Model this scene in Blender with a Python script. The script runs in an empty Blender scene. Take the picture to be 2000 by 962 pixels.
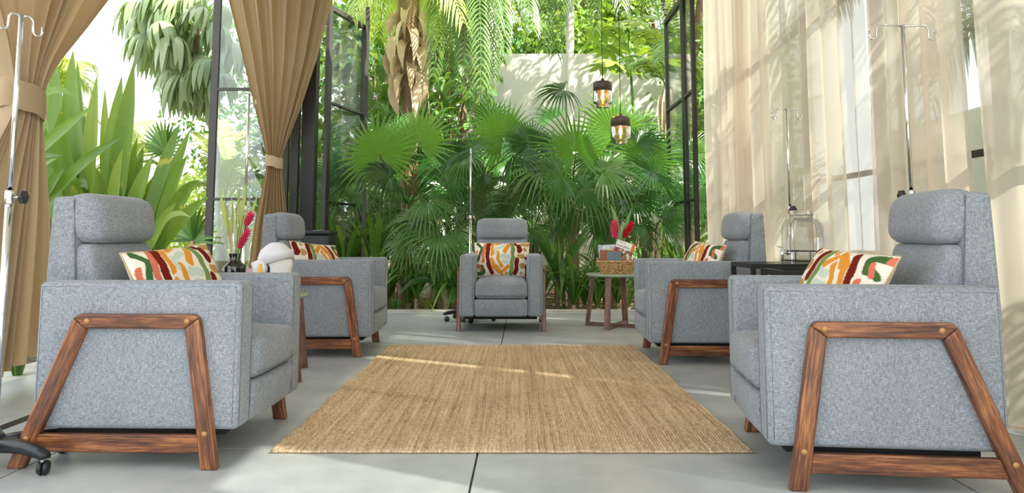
import bpy, bmesh, math, random
import numpy as np
from mathutils import Vector, Matrix
random.seed(7)
rng = np.random.default_rng(7)
scene = bpy.context.scene
col = scene.collection

# ------------------------------------------------------------------ camera
CAM_H = 0.79
PITCH = math.radians(5.68)
cam_data = bpy.data.cameras.new('camera')
cam = bpy.data.objects.new('camera', cam_data)
col.objects.link(cam)
cam.location = (0, 0, CAM_H)
cam.rotation_euler = (math.radians(90) + PITCH, 0, 0)
cam_data.sensor_width = 36.0
cam_data.lens = 1468 / 2000 * 36
cam_data.shift_y = -167 / 2000
cam_data.clip_end = 300
scene.camera = cam

# ------------------------------------------------------------------ sky, sun, exposure
world = bpy.data.worlds.new('sky')
scene.world = world
world.use_nodes = True
bg = world.node_tree.nodes['Background']
bg.inputs[0].default_value = (0.93, 0.97, 1.0, 1)
bg.inputs[1].default_value = 1.15
sun_data = bpy.data.lights.new('sun', 'SUN')
sun_data.energy = 7.0
sun_data.angle = math.radians(0.6)
sun_data.color = (1.0, 0.93, 0.80)
sun = bpy.data.objects.new('sun', sun_data)
col.objects.link(sun)
sun.rotation_euler = Vector((0.62, -0.36, 0.70)).to_track_quat('Z', 'Y').to_euler()
scene.view_settings.view_transform = 'Standard'
scene.view_settings.look = 'None'
scene.view_settings.exposure = 1.22
scene.view_settings.gamma = 1.0
scene.view_settings.use_curve_mapping = False
scene.cycles.max_bounces = 10
scene.cycles.diffuse_bounces = 5
scene.cycles.transparent_max_bounces = 24
scene.cycles.transmission_bounces = 8
scene.cycles.use_denoising = True
scene.cycles.sample_clamp_indirect = 6.0

F_PX = 1475.0
def at(px, py, d):
    """a point of the place: the direction of pixel (px, py) at distance d"""
    F = 1468.0
    u = (px - 1000) / F
    v = (314 - py) / F
    fw = Vector((0, math.cos(PITCH), math.sin(PITCH)))
    up = Vector((0, -math.sin(PITCH), math.cos(PITCH)))
    r = fw + up * v + Vector((u, 0, 0))
    k = d / r.y
    return Vector((0, 0, CAM_H)) + r * k

# ------------------------------------------------------------------ materials
def srgb(r, g, b):
    f = lambda c: ((c / 255) / 12.92) if c <= 10 else (((c / 255) + 0.055) / 1.055) ** 2.4
    return (f(r), f(g), f(b), 1)

M = {}
def new_mat(name):
    m = bpy.data.materials.new(name)
    m.use_nodes = True
    M[name] = m
    nt = m.node_tree
    return m, nt, nt.nodes['Principled BSDF'], nt.nodes['Material Output']

def plain(name, c, rough=0.5, metal=0.0, spec=0.5, noise=0.0, scale=8.0):
    m, nt, p, out = new_mat(name)
    p.inputs['Base Color'].default_value = c
    p.inputs['Roughness'].default_value = rough
    p.inputs['Metallic'].default_value = metal
    p.inputs['Specular IOR Level'].default_value = spec
    if noise:
        tc = nt.nodes.new('ShaderNodeTexCoord')
        n = nt.nodes.new('ShaderNodeTexNoise'); n.inputs['Scale'].default_value = scale; n.inputs['Detail'].default_value = 6
        nt.links.new(tc.outputs['Object'], n.inputs['Vector'])
        r = ramp(nt, n.outputs['Fac'], [(0.3, [c[i] * (1 - noise) for i in range(3)] + [1]), (0.7, [min(1, c[i] * (1 + noise)) for i in range(3)] + [1])])
        nt.links.new(r, p.inputs['Base Color'])
    return m

def ramp(nt, fac, stops, interp='LINEAR'):
    r = nt.nodes.new('ShaderNodeValToRGB')
    r.color_ramp.interpolation = interp
    e = r.color_ramp.elements
    while len(e) < len(stops): e.new(0.5)
    for k, (pos, c) in enumerate(stops):
        e[k].position = pos; e[k].color = c
    nt.links.new(fac, r.inputs['Fac'])
    return r.outputs['Color']

def noise_node(nt, vec, scale, detail=4, rough=0.55, stretch=None):
    if stretch is not None:
        mp = nt.nodes.new('ShaderNodeMapping'); mp.inputs['Scale'].default_value = stretch
        nt.links.new(vec, mp.inputs['Vector']); vec = mp.outputs['Vector']
    n = nt.nodes.new('ShaderNodeTexNoise')
    n.inputs['Scale'].default_value = scale; n.inputs['Detail'].default_value = detail; n.inputs['Roughness'].default_value = rough
    nt.links.new(vec, n.inputs['Vector'])
    return n.outputs['Fac']

def mixc(nt, fac, a, b, mode='MIX'):
    n = nt.nodes.new('ShaderNodeMix'); n.data_type = 'RGBA'; n.blend_type = mode
    for sock, v in ((n.inputs[0], fac), (n.inputs[6], a), (n.inputs[7], b)):
        if isinstance(v, (int, float)): sock.default_value = v
        elif isinstance(v, (tuple, list)): sock.default_value = v
        else: nt.links.new(v, sock)
    return n.outputs[2]

def math_node(nt, op, a, b=None):
    n = nt.nodes.new('ShaderNodeMath'); n.operation = op
    for k, v in enumerate((a, b)):
        if v is None: continue
        if isinstance(v, (int, float)): n.inputs[k].default_value = v
        else: nt.links.new(v, n.inputs[k])
    return n.outputs[0]

def bump(nt, p, h, strength=0.3, dist=0.002):
    b = nt.nodes.new('ShaderNodeBump'); b.inputs['Strength'].default_value = strength; b.inputs['Distance'].default_value = dist
    nt.links.new(h, b.inputs['Height']); nt.links.new(b.outputs['Normal'], p.inputs['Normal'])

def texco(nt, which='Object'):
    return nt.nodes.new('ShaderNodeTexCoord').outputs[which]

# heather grey upholstery
def fabric_mat():
    m, nt, p, out = new_mat('grey_fabric')
    o = texco(nt)
    a = noise_node(nt, o, 1, 3, 0.6, (80, 80, 520))
    b = noise_node(nt, o, 1, 3, 0.6, (480, 480, 70))
    c = noise_node(nt, o, 5, 3)
    s = math_node(nt, 'ADD', math_node(nt, 'MULTIPLY', a, 0.5), math_node(nt, 'MULTIPLY', b, 0.5))
    s = math_node(nt, 'ADD', s, math_node(nt, 'MULTIPLY', math_node(nt, 'SUBTRACT', c, 0.5), 0.08))
    cc = ramp(nt, s, [(0.34, srgb(94, 100, 108)), (0.5, srgb(132, 138, 145)), (0.66, srgb(170, 175, 180))])
    nt.links.new(cc, p.inputs['Base Color'])
    p.inputs['Roughness'].default_value = 0.95
    p.inputs['Specular IOR Level'].default_value = 0.15
    p.inputs['Sheen Weight'].default_value = 0.15
    bump(nt, p, s, 0.5, 0.002)
fabric_mat()
plain('seam_thread', srgb(92, 100, 110), 0.9, noise=0.1, scale=80)
plain('under_cloth', srgb(28, 29, 31), 0.95, noise=0.2, scale=40)

def wood_mat(name, dark, mid, light, axis=(3, 3, 40), rough=0.35):
    m, nt, p, out = new_mat(name)
    o = texco(nt)
    oi = nt.nodes.new('ShaderNodeObjectInfo')
    off = nt.nodes.new('ShaderNodeVectorMath'); off.operation = 'ADD'
    sc = nt.nodes.new('ShaderNodeVectorMath'); sc.operation = 'SCALE'; sc.inputs[0].default_value = (3.1, 5.3, 1.7)
    nt.links.new(oi.outputs['Random'], sc.inputs['Scale'])
    nt.links.new(o, off.inputs[0]); nt.links.new(sc.outputs[0], off.inputs[1])
    g = noise_node(nt, off.outputs[0], 1.0, 5, 0.65, axis)
    h = noise_node(nt, off.outputs[0], 1.0, 3, 0.5, tuple(a * 4 for a in axis))
    s = math_node(nt, 'ADD', math_node(nt, 'MULTIPLY', g, 0.75), math_node(nt, 'MULTIPLY', h, 0.25))
    c = ramp(nt, s, [(0.34, dark), (0.5, mid), (0.64, light)])
    nt.links.new(c, p.inputs['Base Color'])
    p.inputs['Roughness'].default_value = rough
    p.inputs['Coat Weight'].default_value = 0.15
    bump(nt, p, h, 0.1, 0.001)
# grain along the local length of each piece (local Y)
wood_mat('chair_wood', srgb(52, 26, 14), srgb(108, 62, 34), srgb(164, 106, 60), (40, 3, 40))
wood_mat('table_wood', srgb(70, 45, 36), srgb(112, 78, 62), srgb(142, 104, 84), (40, 40, 4), 0.5)
plain('wood_plug', srgb(176, 130, 78), 0.4, noise=0.15, scale=60)

def floor_mat():
    m, nt, p, out = new_mat('polished_concrete')
    o = nt.nodes.new('ShaderNodeNewGeometry').outputs['Position']
    a = noise_node(nt, o, 0.9, 6, 0.6)
    b = noise_node(nt, o, 6, 6, 0.65)
    s = math_node(nt, 'ADD', math_node(nt, 'MULTIPLY', a, 0.65), math_node(nt, 'MULTIPLY', b, 0.35))
    c = ramp(nt, s, [(0.34, srgb(146, 152, 154)), (0.5, srgb(168, 172, 172)), (0.64, srgb(186, 188, 185))])
    nt.links.new(c, p.inputs['Base Color'])
    r = ramp(nt, a, [(0.3, (0.36,) * 3 + (1,)), (0.7, (0.44,) * 3 + (1,))])
    nt.links.new(r, p.inputs['Roughness'])
    p.inputs['Specular IOR Level'].default_value = 0.5
floor_mat()
plain('floor_joint', srgb(70, 70, 68), 0.9, noise=0.2, scale=30)
plain('threshold_concrete', srgb(196, 192, 182), 0.8, noise=0.12, scale=9)
plain('white_render', srgb(226, 224, 212), 0.9, noise=0.05, scale=3)
plain('ceiling_paint', srgb(230, 226, 216), 0.9, noise=0.04, scale=3)

def soil_mat():
    m, nt, p, out = new_mat('soil')
    o = nt.nodes.new('ShaderNodeNewGeometry').outputs['Position']
    b = noise_node(nt, o, 14, 8, 0.7)
    c = ramp(nt, b, [(0.35, srgb(38, 30, 22)), (0.52, srgb(84, 68, 48)), (0.66, srgb(142, 120, 88))])
    nt.links.new(c, p.inputs['Base Color']); p.inputs['Roughness'].default_value = 1
    bump(nt, p, b, 0.8, 0.03)
soil_mat()

def rug_mat():
    m, nt, p, out = new_mat('jute')
    o = texco(nt)
    st = noise_node(nt, o, 1, 4, 0.7, (60, 0.9, 1))
    kn = noise_node(nt, o, 1, 2, 0.6, (110, 45, 60))
    big = noise_node(nt, o, 1.6, 3)
    s = math_node(nt, 'ADD', math_node(nt, 'MULTIPLY', st, 0.55), math_node(nt, 'MULTIPLY', kn, 0.45))
    c = ramp(nt, s, [(0.32, srgb(128, 102, 76)), (0.5, srgb(190, 164, 132)), (0.66, srgb(222, 202, 174))])
    c = mixc(nt, math_node(nt, 'MULTIPLY', big, 0.2), c, srgb(168, 142, 106))
    nt.links.new(c, p.inputs['Base Color'])
    p.inputs['Roughness'].default_value = 1; p.inputs['Specular IOR Level'].default_value = 0.1
    bump(nt, p, kn, 0.9, 0.006)
rug_mat()

def metal(name, c, rough):
    return plain(name, c, rough, 1.0)
metal('chrome', (0.75, 0.76, 0.78, 1), 0.12)
metal('brushed_steel', (0.6, 0.6, 0.58, 1), 0.3)
plain('frame_metal', srgb(74, 72, 70), 0.45, 0.3, noise=0.08, scale=20)
plain('frame_dark', srgb(40, 38, 36), 0.45, 0.2, noise=0.1, scale=20)
plain('black_plastic', srgb(30, 33, 37), 0.4, noise=0.08, scale=30)
plain('black_metal', srgb(24, 25, 27), 0.45, 0.2, noise=0.1, scale=30)
plain('white_foam', srgb(216, 214, 208), 0.7, noise=0.03, scale=40)
plain('white_plastic', srgb(214, 214, 218), 0.3, noise=0.02, scale=20)
plain('yellow_plastic', srgb(245, 180, 40), 0.4, noise=0.05, scale=20)
plain('table_top_green', srgb(150, 160, 140), 0.25, noise=0.05, scale=12)
plain('dark_bronze', srgb(84, 70, 62), 0.4, 0.3, noise=0.1, scale=30)
plain('white_paper', srgb(242, 242, 240), 0.8, noise=0.03, scale=30)
plain('pink_card', srgb(206, 170, 172), 0.7, noise=0.04, scale=20)
plain('blue_print', srgb(44, 62, 160), 0.5, noise=0.3, scale=60)
plain('dry_stem', srgb(196, 182, 138), 0.8, noise=0.2, scale=30)

def thin_glass(name, tint, refl=0.06, k=0.9):
    m, nt, p, out = new_mat(name)
    nt.nodes.remove(p)
    t = nt.nodes.new('ShaderNodeBsdfTransparent'); t.inputs[0].default_value = tint
    g = nt.nodes.new('ShaderNodeBsdfGlossy'); g.inputs['Roughness'].default_value = 0.02
    lw = nt.nodes.new('ShaderNodeLayerWeight'); lw.inputs['Blend'].default_value = 0.35
    f = math_node(nt, 'ADD', math_node(nt, 'MULTIPLY', lw.outputs['Fresnel'], k), refl)
    mx = nt.nodes.new('ShaderNodeMixShader')
    nt.links.new(f, mx.inputs[0]); nt.links.new(t.outputs[0], mx.inputs[1]); nt.links.new(g.outputs[0], mx.inputs[2])
    nt.links.new(mx.outputs[0], out.inputs['Surface'])
thin_glass('window_glass', (0.93, 0.97, 0.96, 1), 0.05, 0.6)
thin_glass('jar_glass', (0.97, 0.98, 0.98, 1), 0.02, 0.5)
thin_glass('amber_glass', (1.0, 0.74, 0.46, 1), 0.08)
thin_glass('dark_green_glass', (0.04, 0.09, 0.08, 1), 0.06)

def emit(name, c, s):
    m, nt, p, out = new_mat(name)
    p.inputs['Base Color'].default_value = c
    p.inputs['Emission Color'].default_value = c
    p.inputs['Emission Strength'].default_value = s
emit('lamp_filament', (1.0, 0.62, 0.28, 1), 14.0)

def cloth_mat(name, c, trans=0.4, clear=0.0, weave=900, c2=None):
    m, nt, p, out = new_mat(name)
    nt.nodes.remove(p)
    o = texco(nt)
    n = noise_node(nt, o, 1, 3, 0.6, (weave, weave, 60))
    cc = ramp(nt, n, [(0.3, [x * 0.9 for x in c[:3]] + [1]), (0.7, c)])
    d = nt.nodes.new('ShaderNodeBsdfDiffuse'); t = nt.nodes.new('ShaderNodeBsdfTranslucent')
    nt.links.new(cc, d.inputs[0])
    if c2 is None: nt.links.new(cc, t.inputs[0])
    else: t.inputs[0].default_value = c2
    mx = nt.nodes.new('ShaderNodeMixShader'); mx.inputs[0].default_value = trans
    nt.links.new(d.outputs[0], mx.inputs[1]); nt.links.new(t.outputs[0], mx.inputs[2])
    res = mx.outputs[0]
    if clear:
        tr = nt.nodes.new('ShaderNodeBsdfTransparent')
        m2 = nt.nodes.new('ShaderNodeMixShader'); m2.inputs[0].default_value = clear
        nt.links.new(res, m2.inputs[1]); nt.links.new(tr.outputs[0], m2.inputs[2])
        res = m2.outputs[0]
    nt.links.new(res, out.inputs['Surface'])
cloth_mat('beige_drape', srgb(206, 186, 154), 0.30, c2=srgb(206, 172, 116))
cloth_mat('sheer_cloth', srgb(244, 230, 214), 0.68, 0.16, c2=srgb(252, 238, 222))
cloth_mat('thin_sheer_cloth', srgb(244, 230, 214), 0.68, 0.5, c2=srgb(252, 238, 222))

def leaf_mat(name, dark, mid, light, rough=0.4, trans=0.3, tcol=None, freq=3.0, edge=None):
    m, nt, p, out = new_mat(name)
    oi = nt.nodes.new('ShaderNodeObjectInfo').outputs['Random']
    o = nt.nodes.new('ShaderNodeNewGeometry').outputs['Position']
    n = noise_node(nt, o, freq, 4, 0.6)
    s = math_node(nt, 'ADD', math_node(nt, 'MULTIPLY', oi, 0.55), math_node(nt, 'MULTIPLY', n, 0.45))
    c = ramp(nt, s, [(0.15, dark), (0.5, mid), (0.85, light)])
    if edge:
        n2 = noise_node(nt, o, 7.0, 3, 0.6)
        c = mixc(nt, ramp(nt, n2, [(0.62, (0, 0, 0, 1)), (0.70, (1, 1, 1, 1))]), c, edge)
    nt.links.new(c, p.inputs['Base Color'])
    p.inputs['Roughness'].default_value = rough
    t = nt.nodes.new('ShaderNodeBsdfTranslucent')
    if tcol: t.inputs[0].default_value = tcol
    else:
        br = mixc(nt, 0.6, c, srgb(190, 220, 60)); nt.links.new(br, t.inputs[0])
    mx = nt.nodes.new('ShaderNodeMixShader'); mx.inputs[0].default_value = trans
    nt.links.new(p.outputs[0], mx.inputs[1]); nt.links.new(t.outputs[0], mx.inputs[2])
    nt.links.new(mx.outputs[0], out.inputs['Surface'])
leaf_mat('fan_leaf', srgb(22, 60, 24), srgb(52, 104, 42), srgb(112, 154, 84), 0.28, 0.2)
leaf_mat('bright_fan_leaf', srgb(58, 116, 36), srgb(92, 152, 50), srgb(130, 180, 74), 0.3, 0.35)  # brighter green version of the fan leaf, set on the upright fans
leaf_mat('feather_leaf', srgb(40, 66, 28), srgb(66, 98, 40), srgb(108, 138, 66), 0.38, 0.15)
leaf_mat('pale_feather_leaf', srgb(150, 172, 84), srgb(186, 200, 110), srgb(216, 222, 140), 0.5, 0.4)
leaf_mat('strap_leaf', srgb(36, 80, 32), srgb(72, 124, 48), srgb(130, 170, 80), 0.36, 0.22)
leaf_mat('lily_leaf', srgb(70, 112, 46), srgb(112, 152, 62), srgb(164, 188, 92), 0.35, 0.3, edge=srgb(190, 180, 70), freq=2.0)
leaf_mat('broad_leaf', srgb(44, 92, 42), srgb(82, 132, 66), srgb(142, 178, 110), 0.28, 0.22)
leaf_mat('umbrella_leaf', srgb(96, 124, 84), srgb(144, 166, 124), srgb(190, 204, 172), 0.22, 0.25)
leaf_mat('tree_leaf', srgb(92, 130, 50), srgb(140, 172, 72), srgb(190, 206, 110), 0.45, 0.35)
leaf_mat('dry_husk', srgb(172, 148, 116), srgb(210, 190, 158), srgb(236, 222, 196), 0.9, 0.1, tcol=srgb(210, 180, 130), freq=12)
leaf_mat('dry_litter', srgb(110, 86, 54), srgb(160, 132, 88), srgb(204, 178, 124), 0.9, 0.1, tcol=srgb(210, 180, 130), freq=12)
leaf_mat('trunk_bark', srgb(96, 78, 58), srgb(140, 118, 92), srgb(178, 158, 128), 0.95, 0.0, freq=18)
leaf_mat('pale_bark', srgb(178, 178, 166), srgb(206, 204, 192), srgb(226, 222, 210), 0.9, 0.0, freq=8)
leaf_mat('red_bract', srgb(176, 16, 40), srgb(214, 26, 50), srgb(236, 60, 80), 0.5, 0.15, tcol=srgb(230, 40, 60), freq=60)
leaf_mat('pink_bract', srgb(190, 20, 80), srgb(222, 40, 100), srgb(240, 90, 130), 0.5, 0.15, tcol=srgb(230, 60, 110), freq=60)

def basket_mat():
    m, nt, p, out = new_mat('woven_seagrass')
    o = texco(nt)
    n = noise_node(nt, o, 1, 3, 0.6, (60, 60, 160))
    c = ramp(nt, n, [(0.34, srgb(110, 80, 48)), (0.5, srgb(176, 140, 92)), (0.66, srgb(214, 186, 140))])
    nt.links.new(c, p.inputs['Base Color']); p.inputs['Roughness'].default_value = 0.9
    bump(nt, p, n, 0.7, 0.004)
basket_mat()

# ------------------------------------------------------------------ object helpers
def mesh_of(name, verts, faces, mat, smooth=True):
    me = bpy.data.meshes.new(name)
    me.from_pydata([tuple(v) for v in verts], [], faces)
    if mat: me.materials.append(M[mat] if isinstance(mat, str) else mat)
    if smooth:
        me.polygons.foreach_set('use_smooth', [True] * len(me.polygons))
    me.update()
    return me

def link(name, me, parent=None, loc=None, rot=None):
    o = bpy.data.objects.new(name, me)
    col.objects.link(o)
    if parent is not None: o.parent = parent
    if loc is not None: o.location = loc
    if rot is not None: o.rotation_euler = rot
    return o

def tag(o, label=None, cat=None, group=None, kind=None):
    if label: o['label'] = label
    if cat: o['category'] = cat
    if group: o['group'] = group
    if kind: o['kind'] = kind
    return o

def thing(name, label, cat, loc=(0, 0, 0), rz=0.0, group=None):
    o = bpy.data.objects.new(name, None)
    col.objects.link(o)
    o.empty_display_size = 0.1
    o.location = loc
    o.rotation_euler = (0, 0, rz)
    return tag(o, label, cat, group)

def struct(name, me, label=None, parent=None, loc=None, rot=None):
    o = link(name, me, parent, loc, rot)
    if parent is None: tag(o, label, None, None, 'structure')
    return o

class MB:
    """collects vertices and faces of one mesh"""
    def __init__(s): s.v = []; s.f = []
    def add(s, v, f):
        k = len(s.v); s.v.extend(v); s.f.extend([tuple(i + k for i in q) for q in f]); return s
    def mesh(s, name, mat, smooth=True): return mesh_of(name, s.v, s.f, mat, smooth)
    def box(s, x0, x1, y0, y1, z0, z1):
        v = [(x, y, z) for x in (x0, x1) for y in (y0, y1) for z in (z0, z1)]
        return s.add(v, [(0, 1, 3, 2), (4, 6, 7, 5), (0, 4, 5, 1), (2, 3, 7, 6), (0, 2, 6, 4), (1, 5, 7, 3)])
    def tube(s, pts, r, n=8, cap=True):
        pts = [Vector(p) for p in pts]
        rs = r if isinstance(r, (list, tuple)) else [r] * len(pts)
        V = []; Fc = []
        ref = None
        for i, p in enumerate(pts):
            t = (pts[min(i + 1, len(pts) - 1)] - pts[max(i - 1, 0)]).normalized()
            if ref is None:
                ref = Vector((1, 0, 0)) if abs(t.x) < 0.8 else Vector((0, 1, 0))
            a = (ref - t * ref.dot(t)).normalized(); ref = a
            b = t.cross(a)
            for k in range(n):
                an = 2 * math.pi * k / n
                V.append(p + (a * math.cos(an) + b * math.sin(an)) * rs[i])
        for i in range(len(pts) - 1):
            for k in range(n):
                k2 = (k + 1) % n
                Fc.append((i * n + k, i * n + k2, (i + 1) * n + k2, (i + 1) * n + k))
        if cap:
            Fc.append(tuple(range(n))[::-1]); Fc.append(tuple((len(pts) - 1) * n + k for k in range(n)))
        return s.add(V, Fc)
    def lathe(s, prof, n=24, c=(0, 0, 0), close=False):
        V = []; Fc = []
        for (r, z) in prof:
            for k in range(n):
                an = 2 * math.pi * k / n
                V.append((c[0] + r * math.cos(an), c[1] + r * math.sin(an), c[2] + z))
        m = len(prof)
        for i in range(m - 1):
            for k in range(n):
                k2 = (k + 1) % n
                Fc.append((i * n + k, i * n + k2, (i + 1) * n + k2, (i + 1) * n + k))
        if close:
            Fc.append(tuple(range(n))[::-1]); Fc.append(tuple((m - 1) * n + k for k in range(n)))
        return s.add(V, Fc)
    def rbox(s, hx, hy, hz, r, c=(0, 0, 0), n=5, fn=None, m=None):
        """rounded box; fn deforms local points, m places them"""
        def axis(h):
            rr = min(r, h * 0.98)
            e = [0, 0.12, 0.3, 0.6, 1.0]
            a = [-h + rr * t for t in e]
            inner = [(-h + rr) + (2 * h - 2 * rr) * k / n for k in range(1, n)]
            return a + inner + [-t for t in a[::-1]]
        A = [axis(hx), axis(hy), axis(hz)]
        H = (hx, hy, hz)
        idx = {}; V = []; Fc = []
        def vid(i, j, k):
            key = (i, j, k)
            if key in idx: return idx[key]
            q = [A[0][i], A[1][j], A[2][k]]
            cl = [max(-(H[t] - min(r, H[t] * .98)), min(H[t] - min(r, H[t] * .98), q[t])) for t in range(3)]
            dv = [q[t] - cl[t] for t in range(3)]
            L = math.sqrt(sum(t * t for t in dv))
            if L > 1e-9:
                q = [cl[t] + dv[t] / L * min(r, H[t] * .98 if abs(dv[t]) > 1e-9 else r) for t in range(3)]
            p = Vector(q)
            if fn: p = Vector(fn(p))
            p = p + Vector(c)
            if m is not None: p = m @ p
            idx[key] = len(V); V.append(p)
            return idx[key]
        N = [len(a) for a in A]
        for ax in range(3):
            u, w = [(1, 2), (2, 0), (0, 1)][ax]
            for side in (0, N[ax] - 1):
                for a in range(N[u] - 1):
                    for b in range(N[w] - 1):
                        def key(aa, bb):
                            t = [0, 0, 0]; t[ax] = side; t[u] = aa; t[w] = bb
                            return vid(*t)
                        q = (key(a, b), key(a + 1, b), key(a + 1, b + 1), key(a, b + 1))
                        Fc.append(q if side else q[::-1])
        return s.add(V, Fc)

def bevel_bar(mb, p0, p1, w, t, side, bev=0.006):
    """a wooden bar from p0 to p1; w across (in plane), t thickness along side"""
    p0 = Vector(p0); p1 = Vector(p1); d = (p1 - p0); L = d.length; d.normalize()
    sd = Vector(side).normalized(); up = sd.cross(d)
    m = Matrix((up, d, sd)).transposed().to_4x4(); m.translation = (p0 + p1) / 2
    mb.rbox(w / 2, L / 2, t / 2, bev, n=1, m=m)
    return mb

# ================================================================== SETTING
FX0, FX1, FY0, FY1 = -2.75, 2.14, -3.0, 7.86
mb = MB(); mb.box(FX0, FX1, FY0, FY1, -0.25, -0.008)
floor = struct('floor', mb.mesh('floor', 'floor_joint', False), 'grey polished concrete floor cut into large slabs')
xs = [-1.72, -0.174, 1.40]
ys = [FY0, -0.20, 1.35, 2.90, 4.45, 6.00, FY1]
for i in range(len(xs) + 1):
    for j in range(len(ys) - 1):
        g = 0.004
        def xe(k, y, s):
            if k < 0: return FX0
            if k >= len(xs): return FX1
            return xs[k] + 0.017 * y + s * g
        y0 = ys[j] + (g if j else 0); y1 = ys[j + 1] - (g if j < len(ys) - 2 else 0)
        q = [(xe(i - 1, y0, 1), y0), (xe(i, y0, -1), y0), (xe(i, y1, -1), y1), (xe(i - 1, y1, 1), y1)]
        v = [(x, y, -0.02) for x, y in q] + [(x, y, 0.0) for x, y in q]
        me = mesh_of('slab', v, [(3, 2, 1, 0), (4, 5, 6, 7), (0, 1, 5, 4), (1, 2, 6, 5), (2, 3, 7, 6), (3, 0, 4, 7)], 'polished_concrete', False)
        link('slab', me, floor)
mb = MB(); mb.box(FX0, FX1, 7.865, 7.93, -0.2, 0.004); mb.box(FX0, FX1, 7.95, 8.12, -0.2, 0.012)
struct('trim_1', mb.mesh('sill', 'threshold_concrete', False), 'pale concrete threshold strip with door track before the palms')
mb = MB(); mb.box(-3.05, -2.76, FY0, 8.12, -0.2, -0.012)
struct('trim_2', mb.mesh('sill', 'threshold_concrete', False), 'pale concrete strip along the open garden side')
mb = MB(); mb.box(-2.135, -2.085, FY0 + .05, 7.8, -0.005, 0.003)
struct('trim_3', mb.mesh('track', 'black_metal', False), 'dark metal track let into the floor along the open side')
mb = MB(); mb.box(-3.0, 2.35, -0.3, 8.15, 3.72, 3.95)
struct('ceiling', mb.mesh('ceiling', 'ceiling_paint', False), 'pale flat roof over the lounge')
# garden ground
n = 60
V = []; Fc = []
for j in range(n + 1):
    for i in range(n + 1):
        x = -30 + 60 * i / n; y = -12 + 60 * j / n
        inside = FX0 - .35 < x < FX1 + .25 and FY0 - .3 < y < 8.2
        V.append((x, y, -0.22 if inside else -0.14 + 0.05 * math.sin(x * 3.1) * math.cos(y * 2.3)))
for j in range(n):
    for i in range(n):
        k = j * (n + 1) + i
        Fc.append((k, k + 1, k + n + 2, k + n + 1))
struct('ground', mesh_of('ground', V, Fc, 'soil'), 'brown garden soil with dry litter under the plants')
# white garden wall behind the palms
mb = MB(); mb.box(-0.75, 5.2, 13.0, 13.25, -0.2, 3.98)
struct('wall_garden', mb.mesh('wall', 'white_render', False), 'white rendered garden wall dappled with leaf shadow')

def glazed_leaf(name, label, p0, p1, H=3.52, stile=0.06, depth=0.045, mat='frame_metal', rails=(1.173, 2.347), zb=0.02, wide=None):
    """framed glass leaf between two floor points: stiles, rails and panes"""
    p0 = Vector(p0); p1 = Vector(p1)
    d = p1 - p0; L = d.length
    root = thing(name, label, None, (p0.x, p0.y, 0), math.atan2(d.y, d.x))
    tag(root, kind='structure')
    def part(nm, x0, x1, z0, z1, dp=depth, m=mat):
        b = MB(); b.box(x0, x1, -dp / 2, dp / 2, z0, z1)
        return link(nm, b.mesh(nm, m, False), root)
    w0, w1 = wide or (stile, stile)
    part('stile', 0, w0, zb, H); part('stile', L - w1, L, zb, H)
    zs = [zb] + list(rails) + [H]
    part('rail', w0, L - w1, zb, zb + 0.05); part('rail', w0, L - w1, H - 0.06, H)
    for r in rails: part('rail', w0, L - w1, r - 0.014, r + 0.014)
    edges = [zb + 0.05] + [v for r in rails for v in (r - 0.014, r + 0.014)] + [H - 0.06]
    for k in range(0, len(edges), 2):
        part('pane', w0, L - w1, edges[k], edges[k + 1], 0.008, 'window_glass')
    return root

# left door leaf, open, in line with the threshold
d1 = glazed_leaf('door_1', 'tall grey-framed glass door leaf beside the tied beige drape', (-3.22, 7.93), (-2.36, 7.90), wide=(0.075, 0.07))
# bifold pair folded open into the garden
d2 = glazed_leaf('door_2', 'glass bifold leaf standing open behind the dark corner post', (-2.17, 8.66), (-1.92, 9.60), wide=(0.085, 0.045))
d3 = glazed_leaf('door_3', 'glass bifold leaf folded edge-on against its neighbour', (-1.73, 8.80), (-1.885, 9.61), mat='frame_metal', stile=0.045)
for z in (0.5, 1.15, 2.3, 3.2):
    b = MB(); b.tube([(0.93 + 0.02, -0.028, z - 0.05), (0.95, -0.028, z + 0.05)], 0.012, 8)
    link('hinge', b.mesh('hinge', 'black_metal'), d2)
d4 = glazed_leaf('door_4', 'glass bifold leaf standing open next to the sheer curtains', (1.955, 8.40), (1.955, 9.34), mat='frame_dark', stile=0.05)
d5 = glazed_leaf('door_5', 'narrow fixed glass panel where sheer curtain meets threshold', (1.955, 7.94), (1.955, 8.38), mat='frame_dark', stile=0.045)
b = MB(); b.box(-2.215, -2.075, 7.84, 7.98, -0.02, 3.72)
struct('column_corner', b.mesh('column', 'frame_dark', False), 'dark steel corner post behind the tied drape')
b = MB(); b.box(-2.335, -2.255, 7.87, 7.95, -0.02, 3.72)
struct('column_slim', b.mesh('column', 'frame_metal', False), 'slim grey steel post beside the corner post')

# glazed wall outside the sheer curtains
edges_y = [0.6, 2.2, 3.3, 4.4, 5.5, 6.6, 7.85]
for k in range(6):
    glazed_leaf('window_%d' % (k + 1), 'tall dark-framed window bay behind the sheers, bay %s from the garden' % ['six', 'five', 'four', 'three', 'two', 'one'][k],
                (2.18, edges_y[k]), (2.18, edges_y[k + 1]), H=3.70, mat='frame_dark', stile=0.035, zb=-0.02)

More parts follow.
